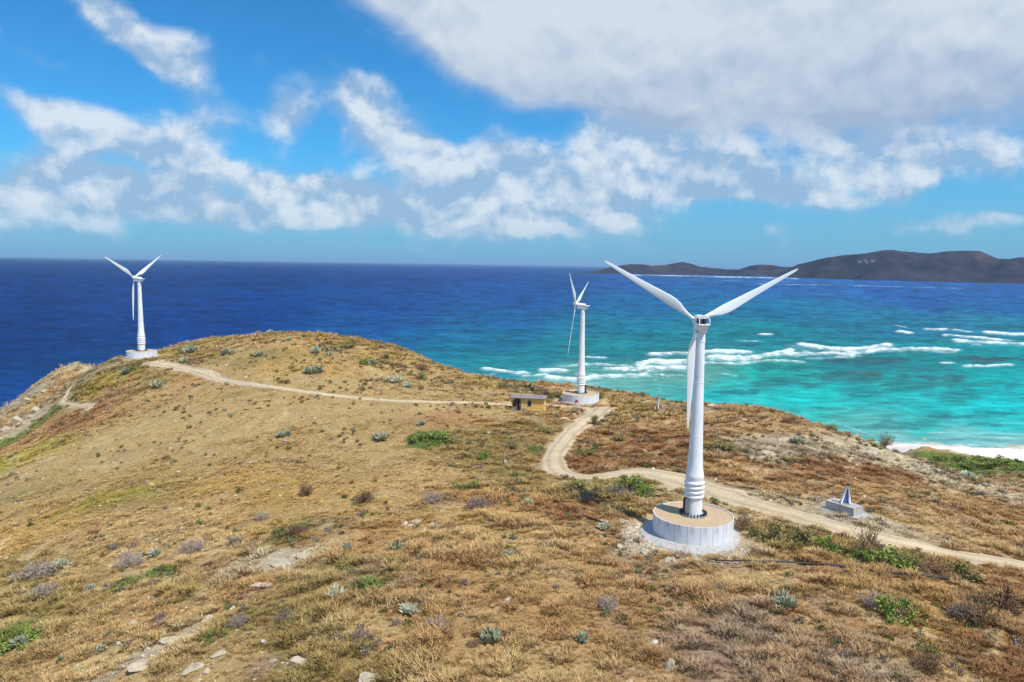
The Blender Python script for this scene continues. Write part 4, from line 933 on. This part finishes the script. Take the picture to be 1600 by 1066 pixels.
PL = [
 ('agave',200,583,16,'pale grey-green spiky plant on the yellow-green turf left of the farthest plinth'),
 ('agave',209,560,13,'dark grey plant growing against the front of the farthest plinth'),
 ('green',206,580,14,'small dark green bush below the farthest plinth'),
 ('agave',246,606,20,'grey-blue spiky plant at the lower edge of the green turf below the farthest turbine'),
 ('agave',300,551,22,'pale grey plant clump above the start of the footpath near the farthest turbine'),
 ('agave',288,565,15,'small grey-green plant just above the footpath beside the farthest plinth'),
 ('agave',355,553,16,'grey-green plant on the turf right of the footpath bend, hill top behind'),
 ('agave',404,555,15,'grey-green plant on the left flank of the hill top'),
 ('agave',453,533,12,'small grey plant just below the hill crest, left of centre'),
 ('agave',492,549,20,'wide low grey-green plant near the hill crest'),
 ('agave',488,582,26,'largest grey spiky plant above the middle of the footpath'),
 ('agave',514,557,12,'small grey plant right of the wide one near the hill crest'),
 ('olive',546,551,18,'olive bush on the right shoulder of the hill top'),
 ('green',569,574,17,'green bush touching a grey plant above the footpath'),
 ('agave',581,570,16,'grey plant touching the green bush above the footpath'),
 ('olive',602,561,14,'olive bush near the right slope of the hill top'),
 ('agave',619,598,22,'grey-green plant above the right part of the footpath'),
 ('agave',638,605,16,'smaller grey-green plant just right of the one above the footpath'),
 ('brown',659,577,20,'brown bush near the shoreline edge of the hill'),
 ('olive',660,592,20,'olive brown bush above the right end of the footpath'),
 ('brown',686,593,12,'small brown bush nearest the turquoise water above the footpath'),
 ('brown',658,609,12,'small brown bush close above the straight footpath'),
 ('brown',448,599,12,'brown bush at the upper edge of the footpath'),
 ('olive',552,536,12,'dark olive bush standing out on the crest line against blue sea'),
 ('dry',404,525,14,'pale grey bush on the very top of the hill against the sea'),
 ('agave',424,522,14,'grey-green plant on the hill crest right of the pale one'),
 ('agave',443,683,18,'lone grey spiky plant in the middle of the wide straw slope'),
 ('agave',596,687,22,'grey plant on the straw slope left of the big green bush'),
 ('green',650,690,38,'left half of the big bright green bush mass in mid slope',.5),
 ('green',683,688,48,'right half of the big bright green bush mass in mid slope',.5),
 ('olive',705,692,28,'olive fringe bush at the right end of the green bush mass',.6),
 ('agave',660,664,14,'grey plant just above the bright green bush mass'),
 ('green',755,716,22,'yellow-green bush right of the bright green mass'),
 ('brown',478,775,24,'tall dark brown bush alone on the golden slope',1.3),
 ('brown',569,785,32,'wide brown bush right of the tall dark one on the golden slope'),
 ('dry',579,780,14,'small grey tuft beside the wide brown bush'),
 ('dry',410,812,22,'mauve grey dry bush left of the green and brown patch'),
 ('dry',368,852,26,'upright grey dry bush on the lower golden slope'),
 ('dry',390,860,22,'mauve dry bush just right of the upright grey one'),
 ('green',438,835,22,'green bush at the left end of a brown bush patch'),
 ('brown',462,838,40,'brown bush adjoining the green one on the lower slope',.6),
 ('agave',541,862,24,'blue-grey spiky plant above the pale rock patch'),
 ('dry',205,885,38,'wide mauve dry bush at lower left'),
 ('agave',97,887,22,'blue-green spiky plant at lower left beside a mauve bush'),
 ('dry',60,900,56,'long low mauve bush left of the blue-green plant',.45),
 ('dry',179,858,14,'small dark mauve bush above the wide one at lower left'),
 ('agave',246,868,20,'grey flat plant between two mauve bushes at lower left'),
 ('dry',300,860,40,'straggling mauve bush in the lower left slope',.5),
 ('agave',140,922,16,'small grey-green plant below the blue-green one at lower left'),
 ('dry',72,930,36,'mauve grey bush at the left near a pale plant',.6),
 ('agave',58,934,20,'pale green spiky plant touching the mauve grey bush at left'),
 ('green',30,1010,46,'bright green creeping bush at the lower left edge',.35),
 ('green',62,990,34,'upper end of the green creeping strip at the lower left edge',.35),
 ('agave',33,1008,22,'grey-green spiky plant set in the green creeping strip'),
 ('green',205,910,30,'left part of a low green strip on the lower left slope',.3),
 ('green',250,894,36,'right part of a low green strip on the lower left slope',.3),
 ('dry',250,970,18,'mauve tuft between pale rocks at lower left'),
 ('green',335,996,34,'low green leafy patch between pale rock slabs',.3),
 ('dry',372,978,28,'round bundle of pale dead leaves right of the rock slab'),
 ('dry',448,972,32,'mauve dry bush left of the lower centre'),
 ('olive',540,900,44,'wide olive bush above a bright green one in the lower left centre',.45),
 ('green',575,922,48,'bright green bush in the lower left centre',.45),
 ('agave',527,934,30,'silvery spiky plant left of the bright green bush'),
 ('agave',638,957,28,'dark green spiky plant in the lower centre'),
 ('dry',684,984,40,'mauve grey dry bush below the dark green spiky plant',.7),
 ('agave',766,1000,32,'largest silvery spiky plant in the lower centre'),
 ('brown',740,1010,22,'small olive tuft left of the largest silvery plant',.6),
 ('agave',909,1002,26,'silvery spiky plant with a dark shaded side, right of centre at bottom'),
 ('dry',949,952,34,'round grey dry bush in the lower centre right'),
 ('dry',565,1000,30,'faint mauve bush in the lower left centre'),
 ('agave',792,871,18,'small grey plant on the orange slope left of the plinth'),
 ('olive',665,875,26,'low olive bush on the centre slope',.6),
 ('agave',620,858,20,'pale grey plant on the centre slope'),
 ('dry',675,785,34,'mauve dry bush left of the pipe slope',.7),
 ('dry',748,795,42,'wide mauve grey bush above the orange slope',.7),
 ('agave',825,789,20,'silvery plant beside the upper end of the dark cable'),
 ('agave',944,828,20,'grey-green plant at the lower end of the dark cable'),
 ('green',715,768,18,'small green bush below the mauve bushes in the centre',.7),
 ('green',738,762,22,'green bush right of the small one in the centre',.7),
 ('agave',697,700,0.1,'x'),
 ('olive',838,660,0.1,'x'),
 ('agave',819,646,11,'grey plant in front of the porch of the orange shed',1.2),
 ('green',858,624,14,'green bush right of the shed and left of the middle plinth'),
 ('green',938,623,12,'small dark green bush at the right side of the middle plinth'),
 ('brown',957,636,10,'small dark bush right of the ochre soil heap'),
 ('olive',852,676,30,'olive bush left of the narrow part of the road',.6),
 ('green',838,706,26,'dark green bush left of the road bend',.6),
 ('olive',800,700,24,'olive bush left of the pale hose',.6),
 ('green',803,746,15,'dark green bush at the foot of the pale hose'),
 ('olive',932,664,24,'round olive bush right of the road below the soil heap'),
 ('olive',912,712,30,'olive bush on the inside of the road bend',.6),
 ('olive',965,690,34,'olive bush on the rust slope between road and mast',.5),
 ('olive',900,770,46,'broad olive bush at the near side of the road bend',.6),
 ('olive',930,776,40,'olive bush between the road bend and the dark green clump',.6),
 ('green',985,768,54,'dark green bush above left of the nearest plinth',.6),
 ('dry',965,775,38,'silver grey bush in front of the dark green clump',.6),
 ('green',1010,775,26,'small green bush next to the shadow of the tower',.8),
 ('brown',1160,826,34,'dark brown upright bush at the right side of the nearest plinth',1.0),
 ('olive',1180,838,26,'olive grass-like bush right of the dark upright bush'),
 ('olive',1215,848,46,'olive bush between the road and the pipe, right of the plinth',.8),
 ('olive',1250,852,44,'olive bush next to the road, third right of the plinth',.7),
 ('green',1298,860,40,'green bush in the row below the road',.7),
 ('bare',1354,866,44,'tall bare grey shrub in the bush row below the road',1.0),
 ('green',1352,876,40,'dark green bush under the tall bare shrub',.6),
 ('green',1405,885,56,'broad bright green bush right of the bare shrub',.6),
 ('brown',1460,896,50,'brown bush at the right end of the bush row',.6),
 ('olive',1510,905,50,'olive brown bush near the right edge below the road',.6),
 ('brown',1182,872,30,'low brown bush just above the dark pipe'),
 ('agave',1228,948,36,'silvery bush in the dry grass below the pipe'),
 ('green',1400,968,48,'dark green bush in the lower right',.9),
 ('dry',1365,950,40,'grey mauve bush left of the dark green bush in the lower right',.8),
 ('bare',1530,975,50,'pale bare shrub near the lower right edge',.9),
 ('bare',1570,955,60,'bare mauve shrub at the right edge',.6),
 ('dry',1500,965,34,'dry grey bush left of the bare shrubs at lower right',.8),
 ('brown',1450,1045,40,'brown bush near the bottom right'),
 ('olive',1447,1020,26,'olive bush above the brown one near the bottom right'),
 ('dry',1125,925,20,'small mauve bush in the grass below the pipe'),
 ('dry',912,1000,0.1,'x'),
 ('bare',1385,697,26,'bare black shrub on the ridge above the beach',.8),
 ('green',1336,683,16,'small green bush on the ridge left of the bare shrub',.7),
 ('green',1360,692,14,'green bush on the ridge just left of the bare shrub',.7),
 ('olive',1300,673,24,'low olive bush on the ridge line above the turquoise water',.5),
 ('agave',1246,693,26,'dark grey plant on the right ridge',.6),
 ('brown',1120,640,20,'brown bush on the ridge right of the nearest tower',.5),
 ('brown',1043,625,13,'small brown bush on the shore ridge right of the mast'),
 ('brown',1005,616,9,'tiny dark bush on the shore ridge left of the mast'),
 ('brown',1230,660,22,'brown bush on the right ridge edge',.5),
 ('olive',1180,690,0.1,'x'),
 ('brown',1070,722,30,'rust bush left of the nearest tower by the road',.5),
 ('olive',1125,705,50,'broad olive bush right of the nearest tower shaft',.4),
 ('agave',1510,748,30,'grey plant on the pale crest at the right',.5),
]
for e in PL:
    if e[2] and e[3] > 1:
        k, px, py, w, lab = e[:5]; plant(k, px, py, w, lab, (e[5] if len(e) > 5 else .85))
# dense shore thicket on the low ground at the right: bushes one can tell apart
for i, (px, py, w, lab) in enumerate([(1465,716,40,'leftmost dark green thicket bush behind the ridge beside the beach'),(1500,722,56,'second dark green thicket bush from the left behind the beach'),(1540,727,64,'widest dark green thicket bush below the beach'),
        (1575,730,60,'dark green thicket bush near the right edge below the beach'),(1610,738,60,'rightmost green thicket bush at the right edge'),(1560,742,60,'front green thicket bush on the right slope'),(1520,735,46,'low green thicket bush just behind the ridge'),(1598,752,46,'green thicket bush at the right edge, nearest the ridge')]):
    pz = at_z(px, py, 4.5); v_ = i % 3; nm, cat_, grp = CATN['green']
    src = DONE.get(('green', v_)) or [d for k, d in DONE.items() if k[0] == 'green'][0]
    root = src.copy(); COL.objects.link(root)
    for ch_ in src.children: c_ = ch_.copy(); COL.objects.link(c_); c_.parent = root
    rad = w * .5 / F * pz[1]; root.location = (pz[0], pz[1], Zg(pz[0], pz[1]) + .1); root.scale = (rad, rad * .8, rad * .45); root.rotation_euler = (0, 0, i * 1.3)
    tag(root, lab, 'bush', 'shore thicket behind the beach')

def rock_mesh(seed, flat=.5, n_=2):
    import bmesh
    bm = bmesh.new(); bmesh.ops.create_icosphere(bm, subdivisions=n_, radius=1)
    rs = random.Random(seed); pl = [(Vector((rs.uniform(-1, 1), rs.uniform(-1, 1), rs.uniform(-1, 1))).normalized(), rs.uniform(.34, .72)) for _ in range(17)]
    for v in bm.verts:
        for nn, d in pl:
            q = v.co.dot(nn)
            if q > d: v.co -= nn * (q - d)
        v.co *= rs.uniform(.92, 1.08); v.co.z *= flat
    me = bpy.data.meshes.new('rock'); bm.to_mesh(me); bm.free(); return me
rocks = [rock_mesh(i, .55 + .15 * (i % 3), 3) for i in range(6)]
rocko = [m_.copy() for m_ in rocks[:3]]
for m_ in rocks: m_.materials.append(M_ROCK)
for m_ in rocko: m_.materials.append(M_ROCKO)
RK = [(280,965,34,.5,'long pale rock slab tilted among grass at lower left',35,2.6),(325,965,26,.5,'flat pale rock right of the long slab at lower left',30,1.4),(215,975,30,.4,'pale lichen-grey rock at lower left',35,2.2),(165,1010,26,.4,'pale rounded rock near the lower left',20,1.5),
 (270,1000,50,.3,'broad cracked pale outcrop at lower left',35,2.4),(225,1040,60,.3,'long grey outcrop running to the bottom edge at left',40,2.6),(300,1045,44,.4,'pale outcrop at the bottom left beside the long grey one',40,2),
 (985,846,30,.5,'grey broken concrete slab at the left side of the nearest plinth',-20,1.6),(1010,868,26,.5,'pale broken slab below the left side of the nearest plinth',-25,1.5),(1050,876,24,.5,'whitish rubble slab in front of the nearest plinth',-20,1.6),(1088,884,30,.5,'grey rubble block where the pipe meets the nearest plinth',-30,1.4),(972,856,22,.5,'outermost rubble slab left of the nearest plinth',0,1.3),
 (345,1020,40,.3,'pale flat outcrop below the bundle of dead leaves',30,2),(440,880,60,.22,'broad pale rock face on the left centre slope',25,2),(410,915,46,.25,'lower pale rock face on the left centre slope',30,2),(478,868,34,.3,'pale rock at the top right of the broad rock face',20,1.5),
 (654,815,34,.5,'long angular pale rock in the centre',38,2.6),(682,822,32,.5,'second long pale rock right of the first in the centre',38,2.4),(640,822,16,.5,'dark-edged rock block at the left end of the long centre rock',10,1),
 (1046,1043,30,1.2,'single upright grey boulder at the bottom edge, right of centre',0,.9),(470,1038,40,.6,'greenish grey boulder at the bottom, left of centre',20,1.4),(583,1062,50,.5,'grey-green rock cut by the bottom edge',10,1.5),(485,1035,22,.5,'small pale rock beside the greenish boulder',0,1.2),
 (267,933,9,.8,'small bright stone in the grass at lower left',0,1),(880,655,26,.6,'ochre boulder cluster left of the road below the middle plinth',20,1.8),(897,648,14,.6,'ochre rock at the right of the boulder cluster',0,1.2),
 (30,660,20,.8,'cream rock face in the cliff at the left edge',30,1.3),(12,672,17,.8,'cream boulder lowest in the cliff at the left edge',10,1.2),(50,652,18,.6,'cream rock above the dark hollow in the left cliff',20,1.5),(60,641,20,.5,'pale rock upper right in the left cliff',20,1.6),
 (88,606,16,.5,'pale rock on the left skyline slope',30,1.7),(70,612,18,.5,'second pale rock on the left skyline slope',30,1.7),(45,625,18,.5,'third pale rock down the left skyline slope',30,1.7),(402,524,16,.5,'white rock on the very top of the hill',0,1.6),(318,579,16,.6,'pale boulder at the bend of the footpath',0,1.4),(330,583,12,.6,'small pale stone right of the bend of the footpath',0,1.2),
 (855,725,14,.7,'whitish stone at the left edge of the road bend',0,1.2),(1020,722,20,.5,'dark rock on the road verge left of the nearest tower',0,1.6),(1008,706,10,.6,'white stone on the rust slope left of the nearest tower',0,1.2),(1265,702,46,.3,'grey outcrop on the right ridge',-15,2.4),(1310,700,44,.3,'pale outcrop on the right ridge',-15,2.4),(1205,710,40,.3,'grey outcrop left on the right ridge',-15,2.4),(1355,706,36,.35,'pale outcrop near the bare black shrub',-20,2),
 (1190,715,26,.4,'small grey outcrop on the right ridge beside the tower',-10,2),(1290,655,0.1,.3,'x',0,1),(1460,780,20,.5,'pale stone in the rust grass at right',0,1.5),(1545,760,26,.5,'pale rock on the crest at far right',-15,1.8),(1120,636,40,.3,'long pale rock on the ridge right of the nearest tower',-2,3)]
ROCKP = []
for i, (px, py, w, hs_, lab, ang, el_) in enumerate(RK):
    if w < 1: continue
    p = ground(px, py)
    if p is None: print('rock none', px, py); continue
    rad = w * .5 / F * np.linalg.norm(p - CAM); och = 'ochre' in lab
    o = link('rock', (rocko if och else rocks)[i % (3 if och else 6)]); b_ = rad / math.sqrt(el_)
    o.location = (p[0], p[1], p[2] + b_ * hs_ * .10); ROCKP.append((p[0], p[1], rad)); o.scale = (rad, b_, max(b_ * hs_ * 1.5, .32)); o.rotation_euler = (0, 0, R(ang * 1.3))
    tag(o, lab, 'rock', 'rocks on the headland')
# dark hollow in the left cliff, a rock overhang
# ------------------------------------------------------------------ stuff: grass tufts, low scrub, rubble (scattered by geometry nodes)
hid = bpy.data.collections.new('scatter_sources')
def tuft_src(i, nb, h_, spread, w):
    mb = MB()
    for _ in range(nb):
        a = random.uniform(0, 6.28); q = random.uniform(0, spread); lean = random.uniform(.15, .9); hh = h_ * random.uniform(.6, 1.15)
        p = Vector((q * math.cos(a), q * math.sin(a), -.03)); a2 = a + random.uniform(-.8, .8); d = Vector((math.cos(a2) * lean, math.sin(a2) * lean, 1)).normalized() * hh
        s = Vector((-math.sin(a2 + random.uniform(-.6, .6)), math.cos(a2), 0)) * w
        mid = p + d * .55; tip = p + d + Vector((math.cos(a2), math.sin(a2), -.5)) * hh * .25
        mb.add([p - s, p + s, mid + s * .7, mid - s * .7, tip], [(0, 1, 2, 3), (3, 2, 4)])
    me = mb.mesh('grass_tuft'); me.materials.append(M_GRASS); o = bpy.data.objects.new('grass_tuft_%d' % i, me); hid.objects.link(o); return o
srcs = [tuft_src(0, 16, .42, .22, .028), tuft_src(1, 20, .30, .30, .03), tuft_src(2, 14, .55, .18, .03), tuft_src(3, 26, .22, .38, .035)]
def scrub_src(i, rad, ht, nl, L):
    mb = MB(); crown(mb, nl, rad, ht, L, L * .35); me = mb.mesh('scrub'); me.materials.append(M_GRASS); o = bpy.data.objects.new('scrub_%d' % i, me); hid.objects.link(o); return o
scrubs = [scrub_src(0, .40, .35, 70, .12), scrub_src(1, .55, .32, 90, .13), scrub_src(2, .30, .40, 60, .11)]
stone = []
M_STONE = attr_mat('loose_stone', .95, True, noise=((4, .2),))
for i in range(3):
    me = rock_mesh(40 + i, .6, 1); me.materials.append(M_STONE); o = bpy.data.objects.new('stone_%d' % i, me); hid.objects.link(o); stone.append(o)
def scatter(name, P, scale, col, idx, sources, label_kind='stuff'):
    me = bpy.data.meshes.new(name); me.vertices.add(len(P)); me.vertices.foreach_set('co', np.asarray(P, np.float32).ravel())
    set_col(me, 'tint', col); set_f(me, 'size', scale); set_f(me, 'spin', RNG.uniform(0, 6.28, len(P)))
    a = me.attributes.new('pick', 'INT', 'POINT'); a.data.foreach_set('value', np.asarray(idx, np.int32))
    o = link(name, me); ng = bpy.data.node_groups.new(name + '_nodes', 'GeometryNodeTree')
    ng.interface.new_socket('Geometry', in_out='INPUT', socket_type='NodeSocketGeometry'); ng.interface.new_socket('Geometry', in_out='OUTPUT', socket_type='NodeSocketGeometry')
    N = ng.nodes; Lk = ng.links; gi = N.new('NodeGroupInput'); go = N.new('NodeGroupOutput'); jn = N.new('GeometryNodeJoinGeometry')
    for s in reversed(sources):
        oi = N.new('GeometryNodeObjectInfo'); oi.inputs['Object'].default_value = s; oi.inputs['As Instance'].default_value = True; Lk.new(oi.outputs['Geometry'], jn.inputs[0])
    ip = N.new('GeometryNodeInstanceOnPoints'); ip.inputs['Pick Instance'].default_value = True
    def att(nm, ty):
        n_ = N.new('GeometryNodeInputNamedAttribute'); n_.data_type = ty; n_.inputs['Name'].default_value = nm; return n_.outputs['Attribute']
    cx = N.new('ShaderNodeCombineXYZ'); Lk.new(att('spin', 'FLOAT'), cx.inputs[2])
    er = N.new('FunctionNodeEulerToRotation'); Lk.new(cx.outputs[0], er.inputs[0])
    Lk.new(gi.outputs[0], ip.inputs['Points']); Lk.new(jn.outputs[0], ip.inputs['Instance']); Lk.new(att('pick', 'INT'), ip.inputs['Instance Index'])
    Lk.new(er.outputs[0], ip.inputs['Rotation']); Lk.new(att('size', 'FLOAT'), ip.inputs['Scale']); Lk.new(ip.outputs[0], go.inputs[0])
    md = o.modifiers.new('scatter', 'NODES'); md.node_group = ng
    return tag(o, kind=label_kind)
def polar(n_, y0, y1, a0=-42, a1=41):
    r = np.sqrt(RNG.uniform(y0 ** 2, y1 ** 2, n_)); t = np.radians(RNG.uniform(a0, a1, n_)); return r * np.sin(t), r * np.cos(t)
_BARE = [(ground0(1158, 845), 1.6), (ground0(1150, 868), 1.3), (ground0(1000, 858), 1.7), (ground0(1045, 880), 1.3), (ground0(1145, 810), 2.0), (ground0(1060, 762), 2.2), (ground0(420, 882), 2.0), (ground0(448, 868), 1.6), (ground0(385, 905), 1.4), (ground0(300, 985), 1.2), (ground0(240, 1020), 1.2), (ground0(330, 965), .9)]
def place(n_, y0, y1):
    x, y = polar(n_, y0, y1); z = h0(x, y); px, py = proj(np.stack([x, y, z], -1))
    k = (z > 1.5) & (py > 500) & (py < 1110) & (px > -60) & (px < 1660); x, y = x[k], y[k]
    nt = near_track(x, y) + fb(x, y, 1.6, 3, 19) * .6; k = nt > RNG.uniform(-.12, .5, len(x))
    for P, g, r in PADS: k &= np.hypot(x - P[0], y - P[1]) > (r + .5 + RNG.uniform(0, 1.5, len(x)))
    x, y = x[k], y[k]
    for c_, q_ in _BARE: k = np.hypot(x - c_[0], y - c_[1]) > q_ * RNG.uniform(.7, 1.15, len(x)); x, y = x[k], y[k]
    return x, y, height(x, y)
gs = [place(150000, 34, 75), place(150000, 75, 125), place(150000, 125, 250)]
gx_ = np.concatenate([g[0] for g in gs]); gy_ = np.concatenate([g[1] for g in gs]); gz_ = np.concatenate([g[2] for g in gs])
bp0 = at_z(1320, 800, 32.3); k = np.hypot(gx_ - bp0[0], gy_ - bp0[1]) > 2.6; gx_, gy_, gz_ = gx_[k], gy_[k], gz_[k]
dens_big = sst(fb(gx_, gy_, 1.7, 3, 111), .0, .5)
dens = sst(fb(gx_, gy_, 1.7, 3, 111), -.35, .12); k = RNG.uniform(0, 1, len(gx_)) < np.maximum(.10 + .90 * dens, .8 * smoothz(gx_, gy_)); gx_, gy_, gz_ = gx_[k], gy_[k], gz_[k]
tb = tint(gx_, gy_)
pale = (tb[:, 2] > .262); k = ~(pale & (RNG.uniform(0, 1, len(gx_)) < .72)); gx_, gy_, gz_, tb = gx_[k], gy_[k], gz_[k], tb[k]
gc = tint_fine(gx_, gy_, tb) * (RNG.uniform(.78, 1.25, (len(gx_), 1)) * np.where(RNG.uniform(0, 1, (len(gx_), 1)) < .10, .5, 1)) * (1 + RNG.uniform(-.07, .07, (len(gx_), 3)))
plain = smoothz(gx_, gy_)
size = RNG.uniform(.5, 1.05, len(gx_)) * (.75 + .8 * sst(fb(gx_, gy_, 1.7, 3, 111), -.1, .45)) * (1 - .52 * plain) * (1 + .5 * sst(gy_, 80, 200) * (1 - plain * .7)) * (.75 + .5 * sst(fb(gx_, gy_, 9, 3, 66), -.4, .4))
print('tufts', len(gx_))
scatter('dry_grass', np.stack([gx_, gy_, gz_], -1), size, np.clip(gc * (1.03 - .10 * sst(-gy_, -75, -50))[:, None], .01, .95), RNG.integers(0, 4, len(gx_)), srcs)
# low scrub
x, y, z = place(42000, 36, 220); k = RNG.uniform(0, 1, len(x)) < sst(fb(x, y, 6, 3, 121), .0, .5) * .8 + .03; x, y, z = x[k], y[k], z[k]
pal = np.array([lin((120,112,66)), lin((146,126,112)), lin((142,104,64)), lin((120,122,92)), lin((156,136,118)), lin((96,106,50))]); ci = RNG.integers(0, 6, len(x)); pl_ = smoothz(x, y)
k = RNG.uniform(0, 1, len(x)) > .75 * pl_; x, y, z, ci = x[k], y[k], z[k], ci[k]
print('scrub', len(x))
scatter('low_scrub', np.stack([x, y, z], -1), RNG.uniform(.5, 1.35, len(x)) * (1 + .4 * sst(y, 70, 180)), pal[ci] * RNG.uniform(.8, 1.2, (len(x), 1)), RNG.integers(0, 3, len(x)), scrubs)
_cl = ground0(45, 652)
# stones: along road verges, round the near plinth, on the right ridge
x, y, = polar(120000, 36, 210); z = h0(x, y); nt = near_track(x, y); wgt = np.exp(-((nt - .45) / .5) ** 2) * .16 + .004
q = np.hypot(x - T_MAIN[0] + 1.2, y - T_MAIN[1] + 1.5); wgt += np.exp(-((q - 6.5) / 1.0) ** 2) * .8 * ((y < T_MAIN[1] + 1) & (x < T_MAIN[0] + 2)) ; wgt += (z > 2) * .05 * 1.0 + .35 * np.exp(-((x - _cl[0]) ** 2 + (y - _cl[1]) ** 2) / 90)
wgt += (z > 2) * .0 * (tint(x, y)[:, 2] > .262)
k = (RNG.uniform(0, 1, len(x)) < wgt) & (z > 1.5) & (nt > -.1); x, y = x[k], y[k]; z = height(x, y)
for P, g, r in PADS: k = np.hypot(x - P[0], y - P[1]) > r - .3; x, y, z = x[k], y[k], z[k]
aa = RNG.uniform(2.7, 5.5, 2600); q = 6.1 + RNG.normal(0, .85, 2600) + .5 * np.sin(aa * 3); xr = T_MAIN[0] + q * np.cos(aa); yr = T_MAIN[1] + q * np.sin(aa); zr = height(xr, yr)
for cx, cy, cr_ in ROCKP:
    if cr_ < .7 or cy > 130: continue
    m_ = int(26 * cr_); a_ = RNG.uniform(0, 6.28, m_); q_ = cr_ * (.7 + np.abs(RNG.normal(0, .7, m_))); xx_, yy_ = cx + q_ * np.cos(a_) * 1.3, cy + q_ * np.sin(a_); xr = np.concatenate([xr, xx_]); yr = np.concatenate([yr, yy_]); zr = np.concatenate([zr, height(xx_, yy_)])
x = np.concatenate([x, xr]); y = np.concatenate([y, yr]); z = np.concatenate([z, zr])
print('stones', len(x))
scatter('loose_stones', np.stack([x, y, z], -1), RNG.uniform(.08, .22, len(x)) * (1 + 1.4 * (RNG.uniform(0, 1, len(x)) < .12)), np.array([lin((205,196,178)), lin((176,160,138)), lin((196,176,146))])[RNG.integers(0, 3, len(x))] * RNG.uniform(.75, 1.1, (len(x), 1)), RNG.integers(0, 3, len(x)), stone)
